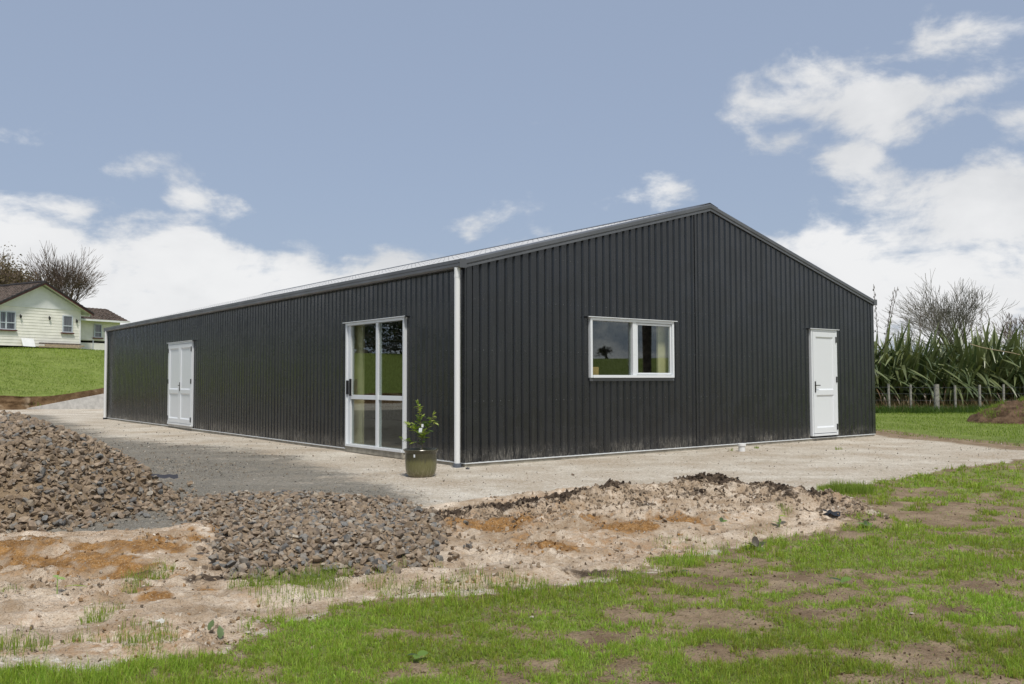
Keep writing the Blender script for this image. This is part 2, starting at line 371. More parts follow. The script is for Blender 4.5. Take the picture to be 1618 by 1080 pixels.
def height(x, y, fine=True):
    x = np.asarray(x, float); y = np.asarray(y, float)
    z = np.full(x.shape, G0)
    near = (y > 0) & (y < 26) & (np.abs(x) < 26)
    hz, d = hill(x, y); z = z + hz
    z = z + .5*(fbm(x*.02, y*.02, 40, 3)-.5)*sstep(40, 160, np.hypot(x, y-10))
    z = z + 11*sstep(95, 320, x)*(.8+.4*vnoise(x*.006, y*.006, 9))
    z = z + .05*(fbm(x*.35, y*.35, 44, 3)-.5)*sstep(3, 9, np.abs(x-1)+np.maximum(0, 5-y))*(hz <= 0)
    z = z + .22*(fbm(x*.25, y*.25, 45, 4)-.5)*(hz > .3)
    if near.any():
        xn, yn = x[near], y[near]
        fade = sstep(26, 18, yn)*sstep(26, 14, np.abs(xn))
        lawn = sstep(-.2, .25, lawn_sdf(xn, yn)); a = sdf(PILE_A, xn, yn); b = sdf(PILE_B, xn, yn); clay = sstep(-.12, .25, sdf(CLAY, xn, yn))*(1-lawn)*sstep(.12, -.15, a)*sstep(.12, -.15, b)
        dz = .012*(fbm(xn*1.1, yn*1.1, 20)-.5)
        dz += lawn*(.075*(fbm(xn*.9, yn*.9, 21, 4)-.5) + .030*(fbm(xn*6, yn*6, 22, 4)-.5))
        # wheel-tracked, clodded clay
        rid = 1-np.abs(2*fbm(xn*.55+yn*.5, yn*2.4-xn*.5, 23, 4)-1)
        dz += clay*(.14*(rid-.72) + .095*(fbm(xn*3.3, yn*4.2, 24, 5, .62)-.5))
        if fine:
            w1 = worley(xn*9+.4*fbm(xn*9, yn*9, 60), yn*9, 25); w2 = worley(xn*21, yn*21, 26)
            dz += clay*(.034*(.45-w1)+.020*(.45-w2))*(.35+1.4*sstep(.42, .68, fbm(xn*1.5, yn*1.5, 27)))
            dz += lawn*.010*(.45-w2)
        ba, t = bank_amp(xn, yn)
        dz += ba*(.72+.56*fbm(xn*2.2, yn*2.2, 28, 4))
        if fine:
            crest = np.exp(-((t+.25)/.55)**2)*sstep(.0, .08, ba)
            dz += crest*(.060*(.5-worley(xn*6.5, yn*6.5, 29))+.035*(.5-w1)+.02*(fbm(xn*14, yn*14, 30)-.5))
        # ochre hump beside the front stone patch, left bank of spread clay
        ox, oy = gat(318, 852); dz += .10*np.exp(-(((xn-ox)/.35)**2+((yn-oy)/.42)**2))
        ox, oy = gat(60, 880); dz += .10*np.exp(-(((xn-ox)/1.3)**2+((yn-oy)/.45)**2))*(.6+.8*fbm(xn*3, yn*3, 31))
        dz += 1.14*(1-np.exp(-np.clip(a, 0, 9)/1.05))*sstep(-.15, .35, a)*(.9+.2*fbm(xn*1.2, yn*1.2, 32))
        dz += .085*sstep(-.05, .6, b)*(.7+.6*fbm(xn*1.4, yn*1.4, 33))
        z[near] += dz*fade
    return z
def hz(x, y): return float(height(np.array([float(x)]), np.array([float(y)]))[0])

def ground_material():
    t = NT('ground_soils'); p = t.pos()
    nA = t.noise(3.2, 6, .68); nB = t.noise(17, 5, .7); nC = t.noise(75, 4, .7); nD = t.noise(.8, 5, .6)
    def edge(name, k=.55, lo=.32, hi=.62):
        a = t.attr(name)
        b = t.math('ADD', a, t.math('MULTIPLY', t.math('SUBTRACT', t.math('ADD', t.math('MULTIPLY', nA, .5), t.math('MULTIPLY', nB, .5)), .5), k*2))
        return t.ramp(b, lo, hi)
    vor = t.voro(46, 'Color'); vs_ = t.n('ShaderNodeSeparateColor'); t.set(vs_.inputs[0], vor); vr = vs_.outputs[0]
    vor2 = t.voro(120, 'Color'); vs2 = t.n('ShaderNodeSeparateColor'); t.set(vs2.inputs[0], vor2); vr2 = vs2.outputs[1]
    # pale pumice sand
    nS = t.noise(1, 5, .62, t.scale(p, (.7, 1.5, 1))); c = t.mix(t.ramp(t.math('ADD', t.math('MULTIPLY', nA, .6), t.math('MULTIPLY', nS, .4)), .34, .66), (.47, .40, .305), (.76, .71, .615))
    c = t.mix(t.math('MULTIPLY', t.ramp(nD, .42, .68), .6), c, (.42, .325, .225))
    c = t.mix(t.math('MULTIPLY', t.ramp(vr2, .66, .9), .6), c, (.24, .21, .17)); c = t.mix(t.math('MULTIPLY', t.math('MULTIPLY', t.ramp(nB, .44, .66), t.ramp(nD, .36, .58)), .75), c, (.36, .29, .205)); c = t.mix(t.math('MULTIPLY', t.ramp(t.noise(34, 4, .75), .54, .70), .45), c, (.30, .255, .195)); c = t.mix(t.math('MULTIPLY', t.ramp(vr, .80, .95), .45), c, (.80, .78, .73)); c = t.mix(t.math('MULTIPLY', t.ramp(nC, .6, .8), .35), c, (.62, .58, .51))
    # grey metal gravel
    g = t.mix(t.ramp(vr2, .1, .9), (.11, .104, .088), (.29, .275, .24)); g = t.mix(t.math('MULTIPLY', t.ramp(vr, .55, .9), .5), g, (.20, .165, .115)); g = t.mix(t.math('MULTIPLY', t.ramp(nA, .45, .7), .35), g, (.36, .32, .25)); g = t.mix(t.math('MULTIPLY', t.ramp(nB, .5, .75), .5), g, (.08, .075, .062)); g = t.mix(t.math('MULTIPLY', t.ramp(nC, .58, .72), .5), g, (.46, .44, .40))
    c = t.mix(t.math('MULTIPLY', edge('gravel', 1.0, .18, .70), .96), c, g)
    # pinkish spread clay
    k = t.mix(t.ramp(nA, .34, .74), (.34, .25, .165), (.77, .67, .545)); k = t.mix(t.math('MULTIPLY', t.ramp(nB, .48, .75), .55), k, (.60, .525, .425)); k = t.mix(t.math('MULTIPLY', t.ramp(nC, .50, .66), .6), k, (.24, .155, .09)); k = t.mix(t.math('MULTIPLY', t.math('MULTIPLY', t.ramp(nD, .48, .62), t.ramp(nB, .40, .66)), .75), k, (.36, .205, .095))
    c = t.mix(edge('clay', .4), c, k)
    o = t.mix(t.ramp(nB, .3, .7), (.16, .078, .024), (.39, .215, .08)); o = t.mix(t.math('MULTIPLY', t.ramp(nC, .52, .70), .7), o, (.55, .44, .31)); o = t.mix(t.math('MULTIPLY', t.ramp(nA, .5, .75), .5), o, (.12, .07, .035))
    c = t.mix(edge('ochre', 1.35, .12, .95), c, o)
    d = t.mix(t.ramp(nB, .3, .7), (.045, .032, .022), (.125, .092, .065)); d = t.mix(t.math('MULTIPLY', t.ramp(nC, .6, .78), .5), d, (.35, .28, .21))
    c = t.mix(edge('dark', .9), c, d)
    s = t.mix(t.ramp(nA, .3, .7), (.18, .125, .078), (.345, .265, .175)); s = t.mix(t.math('MULTIPLY', t.ramp(nC, .55, .78), .6), s, (.30, .235, .165)); s = t.mix(t.math('MULTIPLY', t.ramp(nB, .55, .78), .45), s, (.075, .05, .032))
    c = t.mix(edge('soil', .5), c, s)
    gr = t.mix(t.ramp(nA, .3, .7), (.135, .18, .04), (.225, .275, .07)); gr = t.mix(t.math('MULTIPLY', t.ramp(nD, .5, .75), .5), gr, (.17, .19, .055)); gr = t.mix(t.math('MULTIPLY', t.ramp(nB, .55, .78), .5), gr, (.15, .12, .06))
    c = t.mix(edge('sward', .45), c, gr)
    hgt = t.math('ADD', t.math('MULTIPLY', nB, .9), t.math('MULTIPLY', nC, .5))
    nm = t.bump(hgt, .030, .9); nm = t.bump(t.voro(60, 'Distance'), .012, .5, nm)
    return t.fin(c, .95, .12, nm)

def sp(x, y, px_, py_, rx, ry):
    cx, cy = gat(px_, py_); return np.exp(-(((x-cx)/rx)**2+((y-cy)/ry)**2))
def lawn_density(x, y):
    d = lawn_sdf(x, y)
    n = .55*fbm(x*1.5, y*2.2, 81, 5, .6)+.45*fbm(x*5, y*6, 82, 3)
    b = np.full(x.shape, .47)
    for s in ((560, 965, .9, .30, .34), (900, 945, .9, .30, .30), (300, 1060, .7, .35, .32), (600, 1020, .8, .30, .25), (1540, 880, .9, .55, .26), (1500, 940, .6, .3, .22), (1340, 772, .55, .4, .42), (1450, 752, .9, .45, .34), (1590, 745, 1.2, .7, .30), (1100, 870, .5, .3, .18), (860, 1030, .5, .2, .12),
              (1500, 805, 1.5, .8, -.42), (1330, 960, .8, .3, -.2), (1000, 1000, .5, .2, -.16), (400, 1060, .3, .15, -.2), (1560, 1000, .5, .3, -.18), (1240, 905, .9, .40, -.30), (1390, 850, .7, .5, -.24), (1050, 925, .35, .15, -.16), (820, 1065, .6, .1, -.14), (1180, 1040, .5, .12, -.14), (1480, 1040, .5, .14, -.15), (1420, 780, .35, .25, -.2), (90, 1065, .5, .12, -.18)):
        b = b+s[4]*sp(x, y, *s[:4])
    return sstep(-.05, .18, d)*sstep(.56-.34*b, .70-.20*b, n+.12*b)
def build_ground():
    def axis(lo, hi, step, ext_lo, ext_hi, g=1.032):
        a = list(np.arange(lo, hi+1e-6, step)); s = step; v = a[-1]
        while v < ext_hi: s *= g; v += s; a.append(v)
        b = []; s = step; v = lo
        while v > ext_lo: s *= g; v -= s; b.append(v)
        return np.array(b[::-1]+a)
    xs = axis(-4.4, 4.4, .025, -900, 900, 1.045); ys = axis(3.4, 11.2, .024, -300, 950, 1.042)
    X, Y = np.meshgrid(xs, ys); sh = X.shape; x, y = X.ravel(), Y.ravel()
    z = height(x, y)
    _, d = hill(x, y)
    near = (np.abs(x) < 80) & (y > -70) & (y < 120)
    def S(poly, far=-99.):
        r = np.full(x.shape, far); r[near] = sdf(poly, x[near], y[near]); return r
    wob = .30*(fbm(x*1.7, y*1.7, 50, 4)-.5); wob2 = .9*(fbm(x*.5, y*.5, 51, 4)-.5)
    lawn = S(LAWN); lawn[near] = lawn_sdf(x[near], y[near]); lawn = np.where(near, lawn, np.where((y < 3), 50, -50.))
    field = sdf(FIELD, x, y)+wob2*.6
    hill_d = np.where(x < -8, d, -50)
    clay = S(CLAY)+wob*.6; grav = S(GRAVEL)+wob2*.5
    ba, t = bank_amp(x, y)
    n1 = fbm(x*1.1, y*1.9, 52, 5, .6); n2 = fbm(x*2.2, y*2.2, 53, 5, .6); n3 = fbm(x*.45, y*.45, 54, 4)
    A = {}
    A['gravel'] = sstep(-.9, .7, grav)*(.62+.45*sstep(.62, .42, n3*.5+n1*.5))
    pil = np.maximum(sstep(-.05, .12, S(PILE_A)), sstep(-.05, .12, S(PILE_B))); A['gravel'] = np.maximum(A['gravel'], 1.4*pil)
    A['clay'] = sstep(-.15, .2, clay)*(1-pil); PILMASK = pil
    def spot(px_, py_, rx, ry):
        cx, cy = gat(px_, py_); return np.exp(-(((x-cx)/rx)**2+((y-cy)/ry)**2))
    och = np.zeros(x.shape)
    for s in ((310, 862, .38, .55), (120, 885, 1.0, .33), (240, 880, .5, .25), (0, 892, .6, .3), (770, 838, .55, .38), (860, 872, .45, .22), (60, 900, .9, .28), (200, 905, .6, .22), (285, 945, .4, .18), (20, 860, .6, .25), (980, 845, .7, .25), (840, 862, .3, .22), (330, 935, .4, .14), (700, 818, .3, .2), (1080, 832, .4, .2), (930, 830, .3, .3)): och = np.maximum(och, spot(*s))
    A['ochre'] = np.clip(1.25*och**.7*sstep(.34, .66, n2*.55+.45*fbm(x*7, y*7, 57, 3)), 0, 1)
    dk = np.exp(-((t+.12)/.36)**2)*sstep(.015, .05, ba)*.95
    for s in ((1060, 800, .5, .4), (1270, 812, .5, .35), (960, 905, .35, .10), (1170, 790, .5, .3), (1330, 815, .3, .2), (1010, 820, .3, .2), (1380, 770, 0.3, .3), (250, 905, .25, .07), (330, 918, .22, .12)): dk = np.maximum(dk, spot(*s)*.85)  # the last two spots paint shadow into the colour of the ochre clay
    A['dark'] = np.clip(dk*sstep(.30, .54, n2), 0, 1)
    A['soil'] = np.maximum(sstep(-.12, .15, lawn), .8*np.exp(-((field+.1)/.7)**2)*(y > 15)*(x > 6))
    bank_soil = sstep(-1.0, -.2, hill_d)*sstep(1.4, .5, hill_d); A['soil'] = np.maximum(A['soil'], bank_soil)
    A['soil'] = np.maximum(A['soil'], sstep(-.2, .5, field)); A['soil'] = np.maximum(A['soil'], .62*PILMASK)
    sw = np.maximum(sstep(.0, 1.2, field), sstep(.6, 1.6, hill_d))
    A['sward'] = np.maximum(sw*(.55+.45*sstep(.3, .55, n3+.15)), sstep(2., 6., lawn)*(y < 2.2)*.9)
    ld = np.zeros(x.shape); nl = (y > 2.5) & (y < 20) & (np.abs(x) < 20); ld[nl] = lawn_density(x[nl], y[nl]); A['sward'] = np.maximum(A['sward'], .5*ld)
    # vertex normals of the whole sheet, so that neighbouring pieces of ground shade as one
    Zg = z.reshape(sh); gy, gx = np.gradient(Zg, ys, xs)
    N = np.stack([-gx, -gy, np.ones(sh)], -1).reshape(-1, 3); N /= np.linalg.norm(N, axis=1)[:, None]
    nx, ny = len(xs), len(ys)
    I = (np.arange(ny-1)[:, None]*nx+np.arange(nx-1)[None]).ravel()
    Q = np.stack([I, I+1, I+nx+1, I+nx], 1)
    cen = Q.mean(1)
    def fz(a): return a[Q].mean(1)
    cl, gv, lw, fl, hd, bm_ = fz(clay), fz(grav), fz(lawn), fz(field), fz(hill_d), fz(ba)
    zone = np.zeros(len(Q), int)                       # pale sand round the shed
    zone[gv > 0] = 1; zone[cl > 0] = 2; zone[lw > 0] = 3; zone[fl > 0] = 4; zone[hd > 0] = 5; zone[(bm_ > .045) & (cl > 0) & (lw <= 0)] = 6
    mat = ground_material()
    V = np.stack([x, y, z], 1)
    for k, (nm, lab) in enumerate((('ground', None), ('gravel_driveway', None), ('clay_ground', None), ('lawn', None), ('field', None), ('hill', None), ('dirt_bank', None))):
        q = Q[zone == k]; u, inv = np.unique(q, return_inverse=True)
        me = mesh_np(nm, V[u], inv.reshape(-1, 4), smooth=True, attrs={a: b[u] for a, b in A.items()})
        me.normals_split_custom_set_from_vertices(N[u].tolist())
        o = link(nm, me, mat); o['kind'] = 'structure'
build_ground()

# ------------------------------------------------------------------ the shed (local x along the gable wall, local y along the long wall)
ZB, ZE, ZA = 0.0, 3.03, 4.585            # sheet foot, barge/gutter underside at the eave, at the apex
def rake(x): return ZE + (ZA-ZE)*(1-abs(x-WID/2)/(WID/2))
def profile(p):                           # one rib pitch: (offset, depth inwards)
    return [(0, 0), (.27*p, 0), (.285*p, .0016), (.315*p, .0016), (.33*p, 0), (.53*p, 0), (.68*p, .032), (.78*p, .032), (.93*p, 0)]
def ribbed(u0, n, p, side, top, opens=(), lift=0., bottom=ZB, over=.02, back=False):
    """a sheet of n ribs from u0; side 'g' gable wall (y=0) or 'l' long wall (x=0); opens: (u0,u1,z0,z1)"""
    mb = MB(); lowmb = MB(); us = []
    for k in range(n):
        us += [(u0+k*p+a, d) for a, d in profile(p)]
    us.append((u0+n*p, 0)); us.append((u0+n*p+over, 0))
    cuts = sorted({c for o in opens for c in o[:2]})
    if side == 'g': cuts.append(WID/2)
    for c in cuts:
        for i in range(len(us)-1):
            if us[i][0]+1e-5 < c < us[i+1][0]-1e-5:
                f = (c-us[i][0])/(us[i+1][0]-us[i][0]); us.insert(i+1, (c, us[i][1]+f*(us[i+1][1]-us[i][1]))); break
    lim = WID if side == 'g' else LEN
    for (a, da), (b, db) in zip(us[:-1], us[1:]):
        if b > lim+1e-4: continue
        iv = [(bottom, None)]
        for o in opens:
            if a >= o[0]-1e-5 and b <= o[1]+1e-5:
                iv = [(bottom, o[2])] if o[2] > bottom+.1 else []
                iv.append((o[3], None))
        for lo, hi in iv:
            ta, tb = (top(a), top(b)) if hi is None else (hi, hi)
            P = [(a, da-lift, lo), (b, db-lift, lo), (b, db-lift, tb), (a, da-lift, ta)]
            (mb if hi is None else lowmb).poly([(q[0], q[1], q[2]) if side == 'g' else (q[1], q[0], q[2]) for q in P])
    if lowmb.v: lowmb.build('wall_sheet', M['steel'], shed, fix=False)
    return mb
shed = empty('shed', (CORNER[0], CORNER[1], 0), YAW, 'long charcoal ribbed steel shed with low gable roof and white joinery', 'shed')
WIN = (2.60, 4.72, 1.315, 2.36); DR = (9.10, 10.08, .045, 2.375); FD = (12.86, 14.99, .05, 2.36); SL = (1.76, 3.92, .05, 2.36)
def build_shed():
    st, tr = M['steel'], M['trim']
    pg = WID/70; pl = LEN/135
    gt = lambda u: rake(u)+.055
    for k in range(14):
        ribbed(k*5*pg, 5, pg, 'g', gt, (WIN, DR), .0015*(k % 2)).build('wall_sheet', st, shed, fix=False)
    for k in range(27):
        ribbed(k*5*pl, 5, pl, 'l', lambda u: 3.07, (FD, SL), .0015*(k % 2)).build('wall_sheet', st, shed, fix=False)
    bk = MB()
    bk.poly([(WID, 0.01, ZB), (WID, LEN, ZB), (WID, LEN, 3.07), (WID, .01, 3.07)])
    bk.poly([(0.01, LEN, ZB), (WID, LEN, ZB), (WID, LEN, ZE), (WID/2, LEN, ZA), (.01, LEN, ZE)])
    for i in range(70): bk.box(i*pg+.02, i*pg+.11, LEN, LEN+.021, ZB, rake(i*pg)+.02)
    for i in range(133): bk.box(WID, WID+.021, i*pl+.02, i*pl+.11, ZB, 3.07)
    tag(bk.build('rear_cladding', st, shed), kind='stuff')
    # slab and foot strip
    s = MB(); s.box(0.004, WID-.004, .004, LEN-.004, -.30, -.012); s.build('slab', M['slab'], shed)
    f = MB(); f.box(-.012, WID+.008, -.014, .03, -.011, .004); f.box(-.014, .03, .031, LEN, -.011, .004); f.build('foot_strip', M['upvc'], shed)
    # corner flashings
    c = MB(); c.box(-.010, .125, -.0125, -.004, .006, 3.06); c.box(-.0125, -.004, -.0035, .13, .006, 3.06); c.box(-.021, -.013, .018, .034, .006, 3.05); c.box(.02, .034, -.019, -.013, .006, 3.05)
    c.build('corner_flashing', tr if False else st, shed)
    c = MB(); c.box(WID-.10, WID+.03, -.012, -.004, .006, 3.06); c.box(WID+.024, WID+.03, -.003, .12, .006, 3.06); c.build('corner_flashing', st, shed)
    c = MB(); c.box(-.012, -.004, LEN-.12, LEN+.03, .006, 3.04); c.build('corner_flashing', st, shed)
    c = MB(); c.box(5.365, 5.425, -.0135, -.002, .006, rake(5.39)+.02); c.build('joint_strip', st, shed)
    # roof: sheets with ribs down the slope
    nr = 27; w = LEN/nr; sl = (ZA-ZE)/(WID/2); zr = .118
    def roof_sheet(y0, y1, right=False):
        mb = MB(); n = 5; p = (y1-y0)/n; pts = []
        for k in range(n): pts += [(y0+k*p, 0), (y0+k*p+.55*p, 0), (y0+k*p+.66*p, .026), (y0+k*p+.86*p, .026), (y0+k*p+.97*p, 0)]
        pts.append((y1+.01, 0))
        for (a, da), (b, db) in zip(pts[:-1], pts[1:]):
            P = []
            for y, d, x in ((a, da, -.05), (b, db, -.05), (b, db, WID/2), (a, da, WID/2)):
                P.append(((WID-x if right else x), y, ZE+sl*x+zr+d))
            mb.poly(P)
        return mb
    for k in range(nr): roof_sheet(k*w, (k+1)*w).build('roof_sheet', M['roof'], shed, fix=False)
    rs = MB()
    for k in range(nr):
        m = roof_sheet(k*w, (k+1)*w, True); b = len(rs.v); rs.v += m.v; rs.f += [tuple(b+i for i in q) for q in m.f]
    tag(rs.build('roof_sheet', M['roof'], shed, fix=False), kind='stuff')
    rc = MB(); A = []
    for d, h in ((-.24, -.24*sl+.155), (0, .165), (.24, -.24*sl+.155), (.24, -.24*sl+.147), (0, .157), (-.24, -.24*sl+.147)): A.append((WID/2+d, ZA+h))
    rc.prism([(x, -.02, z) for x, z in A], [(x, LEN+.02, z) for x, z in A]); rc.build('ridge_cap', tr, shed)
    # screws along the roof purlins and wall girts
    sc = MB()
    def screw(c, n, r=.008, h=.007):
        n = Vector(n).normalized(); a = n.orthogonal().normalized(); b = n.cross(a); c = Vector(c); i0 = len(sc.v)
        for k in range(5): sc.v.append(tuple(c+(a*math.cos(k*2*PI/5)+b*math.sin(k*2*PI/5))*r))
        sc.v.append(tuple(c+n*h))
        for k in range(5): sc.f.append((i0+k, i0+(k+1) % 5, i0+5))
    for j in range(135):
        for x in (.12, 1.2, 2.4, 3.6, 4.8, 5.5): screw((x, j*pl+.76*pl, ZE+sl*x+zr+.026), (-sl, 0, 1), .013, .012)
        u = j*pl+.15*pl
        for z in (.12, .95, 1.75, 2.55):
            if not any(o[0]-.02 < u < o[1]+.02 and o[2]-.1 < z < o[3]+.08 for o in (FD, SL)): screw((0, u, z), (-1, 0, 0))
    for j in range(70):
        u = j*pg+.15*pg
        for z in (.12, .95, 1.75, 2.55, 3.3, 4.1):
            if z < rake(u)-.05 and not any(o[0]-.02 < u < o[1]+.02 and o[2]-.1 < z < o[3]+.08 for o in (WIN, DR)): screw((u, 0, z), (0, -1, 0))
    tag(sc.build('screws', tr, shed, fix=False), kind='stuff')
    # gutters
    P = [(-.005, 3.022), (-.100, 3.022), (-.126, 3.046), (-.126, 3.078), (-.119, 3.084), (-.119, 3.092), (-.126, 3.098), (-.126, 3.150), (-.106, 3.150), (-.106, 3.142), (-.118, 3.142), (-.118, 3.05), (-.098, 3.03), (-.012, 3.03), (-.012, 3.13), (-.005, 3.13)]
    g = MB(); g.prism([(x, -.045, z) for x, z in P], [(x, LEN+.035, z) for x, z in P])
    for y in (-.051, LEN+.0352): g.prism([(-.130, y, 3.018), (-.002, y, 3.018), (-.002, y, 3.156), (-.130, y, 3.156)], [(-.130, y+.006, 3.018), (-.002, y+.006, 3.018), (-.002, y+.006, 3.156), (-.130, y+.006, 3.156)])
    g.build('gutter', tr, shed)
    g = MB(); g.prism([(WID-x, -.045, z) for x, z in P], [(WID-x, LEN+.035, z) for x, z in P])
    g.prism([(WID+.002, -.051, 3.018), (WID+.130, -.051, 3.018), (WID+.130, -.051, 3.156), (WID+.002, -.051, 3.156)], [(WID+.002, -.045, 3.018), (WID+.130, -.045, 3.018), (WID+.130, -.045, 3.156), (WID+.002, -.045, 3.156)])
    g.build('gutter', tr, shed)
    # barge flashings: folded strip on the gable edge, capping the roof edge
    Q = [(-.008, 0), (-.034, 0), (-.034, .028), (-.026, .036), (-.026, .052), (-.042, .062), (-.042, .120), (-.030, .136), (-.006, .146), (.16, .150), (.16, .144), (-.002, .138), (-.008, .03)]
    for s in (0, 1):
        b = MB()
        def at(x, q): return ((WID-x if s else x), q[0], rake(x)+q[1])
        b.prism([at(-.004, q) for q in Q], [at(WID/2, q) for q in Q]); b.build('barge_flashing', tr, shed)
    # downpipes
    for y, nm in ((.086, 0), (LEN-.16, 1)):
        d = MB(); d.tube([(-.085, y, 3.03), (-.085, y, -.02)], .048, 16); o = d.build('downpipe', M['pipe'], shed, smooth=True)
        r = MB(); r.tube([(-.085, y, 2.92), (-.085, y, 2.87)], .0505, 16); r.build('pipe_socket', M['pipe'], o, smooth=True)
        h = MB(); h.tube([(-.085, y, .0), (-.085, y, -.06), (-.085, y, -.12)], [.062, .066, .075], 14); h.box(-.15, -.02, y-.075, y+.075, -.14, -.055); h.build('pipe_foot', M['greyplastic'] if not nm else M['black'], o, smooth=True, bevel=.004)

    # joinery. fr(): frame members as boxes in wall coordinates (u, depth outwards, z)
    def wb(mb, side, u0, u1, o0, o1, z0, z1):
        if side == 'g': mb.box(u0, u1, -o1, -o0, z0, z1)
        else: mb.box(-o1, -o0, u0, u1, z0, z1)
    def head(side, op, parent, flip):
        h = MB(); wb(h, side, op[0]-.07, op[1]+.07, .004, .075, op[3]+.004, op[3]+.016); o = h.build('head_flashing', M['upvc'], parent)
        e = MB()
        u = op[1]+.071 if flip else op[0]-.071
        wb(e, side, min(u, u+(.035 if flip else -.035)), max(u, u+(.035 if flip else -.035)), .006, .073, op[3]-.012, op[3]+.014); e.build('end_cap', M['black'], o if False else parent)
    def panel_door(name, side, u0, u1, z0, z1, parent, hinge_side, label=None, handle=True, mid=.40):
        """white panelled leaf: stiles, rails, two recessed panels with sloped beads"""
        up = M['upvc']; mb = MB(); a, b = .018, .052; sw = .105
        wb(mb, side, u0, u0+sw, a, b, z0, z1); wb(mb, side, u1-sw, u1, a, b, z0, z1)
        zm = z0+(z1-z0)*mid
        for r0, r1 in ((z0, z0+.12), (zm-.055, zm+.055), (z1-.11, z1)): wb(mb, side, u0+sw, u1-sw, a, b, r0, r1)
        o = mb.build(name, up, parent, bevel=.003)
        for q0, q1 in ((z0+.12, zm-.055), (zm+.055, z1-.11)):
            p = MB(); wb(p, side, u0+sw, u1-sw, a, a+.012, q0, q1); p.build('panel', up, o)
            p = MB(); x0, x1 = u0+sw, u1-sw; i = .028
            ring = [(x0, q0), (x1, q0), (x1, q1), (x0, q1)]; inn = [(x0+i, q0+i), (x1-i, q0+i), (x1-i, q1-i), (x0+i, q1-i)]
            T = (lambda u, d, z: (u, -d, z)) if side == 'g' else (lambda u, d, z: (-d, u, z))
            for k in range(4):
                j = (k+1) % 4; p.poly([T(ring[k][0], b-.004, ring[k][1]), T(ring[j][0], b-.004, ring[j][1]), T(inn[j][0], a+.0125, inn[j][1]), T(inn[k][0], a+.0125, inn[k][1])])
            p.build('bead', up, o)
        hu = u0 if hinge_side < 0 else u1
        for zc in ((z0+.12, z0+.5*(z1-z0)+.06, z1-.16)):
            h = MB(); wb(h, side, hu-.014, hu+.014, b-.004, b+.018, zc-.065, zc+.065); h.build('hinge', M['black'], o, bevel=.003)
        if handle:
            lu = u1-.055 if hinge_side < 0 else u0+.055; zc = z0+1.02; dr = 1 if hinge_side > 0 else -1
            h = MB(); wb(h, side, lu-.017, lu+.017, b, b+.012, zc-.13, zc+.11)
            wb(h, side, lu-.009, lu+.009, b+.012, b+.045, zc+.015, zc+.033); q = sorted((lu-.009*dr, lu+.125*dr)); wb(h, side, q[0], q[1], b+.038, b+.052, zc+.014, zc+.034)
            h.build('handle', M['black'], o, bevel=.002)
        return o
    def outer(name, side, op, label, sill=True):
        mb = MB(); u0, u1, z0, z1 = op; t = .048; o0, o1 = -.07, .046
        wb(mb, side, u0, u0+t, o0, o1, z0, z1); wb(mb, side, u1-t, u1, o0, o1, z0, z1); wb(mb, side, u0+t, u1-t, o0, o1, z1-t, z1)
        wb(mb, side, u0+t, u1-t, o0, o1+(.02 if sill else 0), z0, z0+t)
        o = mb.build(name, M['upvc'], shed, bevel=.004)
        if label: o['label'] = label
        return o
    # single door on the gable
    d = outer('door', 'g', DR, 'white single panelled door on the gable wall'); head('g', DR, d, False)
    panel_door('leaf', 'g', DR[0]+.056, DR[1]-.056, DR[2]+.06, DR[3]-.056, d, 1)
    # french doors on the long wall
    d = outer('door', 'l', FD, 'white double panelled doors on the long wall'); head('l', FD, d, False); m = (FD[0]+FD[1])/2
    panel_door('leaf', 'l', FD[0]+.056, m-.004, FD[2]+.06, FD[3]-.056, d, -1, handle=True); panel_door('leaf', 'l', m+.004, FD[1]-.056, FD[2]+.06, FD[3]-.056, d, 1, handle=False)
    for dd, op, side in ((d, FD, 'l'),):
        s = MB(); wb(s, side, op[0]+.02, op[1]-.02, .004, .035, -.010+.016, op[2]-.003); s.build('threshold', M['concrete'], dd)
    # glazing
    def pane(side, u0, u1, z0, z1, dep, parent):
        p = MB(); wb(p, side, u0, u1, dep-.004, dep+.004, z0, z1); return p.build('pane', M['glass'], parent)
    w_ = outer('window', 'g', WIN, None); head('g', WIN, w_, False); m = 3.69
    mb = MB(); wb(mb, 'g', m-.045, m+.045, -.06, .030, WIN[2]+.048, WIN[3]-.048); mb.build('mullion', M['upvc'], w_, bevel=.004)
    s = MB(); wb(s, 'g', m+.052, WIN[1]-.056, -.02, .024, WIN[2]+.055, WIN[2]+.090)
    wb(s, 'g', m+.052, WIN[1]-.056, -.02, .024, WIN[3]-.090, WIN[3]-.055); wb(s, 'g', m+.052, m+.085, -.02, .024, WIN[2]+.091, WIN[3]-.091); wb(s, 'g', WIN[1]-.090, WIN[1]-.056, -.02, .024, WIN[2]+.091, WIN[3]-.091); s.build('sash', M['upvc'], w_, bevel=.003)
    pane('g', WIN[0]+.048, m-.045, WIN[2]+.048, WIN[3]-.048, -.03, w_); pane('g', m+.085, WIN[1]-.09, WIN[2]+.09, WIN[3]-.09, 0, w_)
    s = MB(); wb(s, 'g', WIN[0]-.005, WIN[1]+.005, .004, .030, WIN[2]-.055, WIN[2]-.003); s.build('sill_flashing', tr, w_)
    d = outer('sliding_door', 'l', SL, 'white framed glass sliding door beside the potted plant'); head('l', SL, d, False); m = 2.72; zm = SL[2]+.92
    mb = MB(); wb(mb, 'l', m-.04, m+.04, -.05, .036, SL[2]+.048, SL[3]-.048); wb(mb, 'l', SL[0]+.048, m-.04, -.03, .020, zm-.04, zm+.04); mb.build('fixed_sash', M['upvc'], d, bevel=.004)
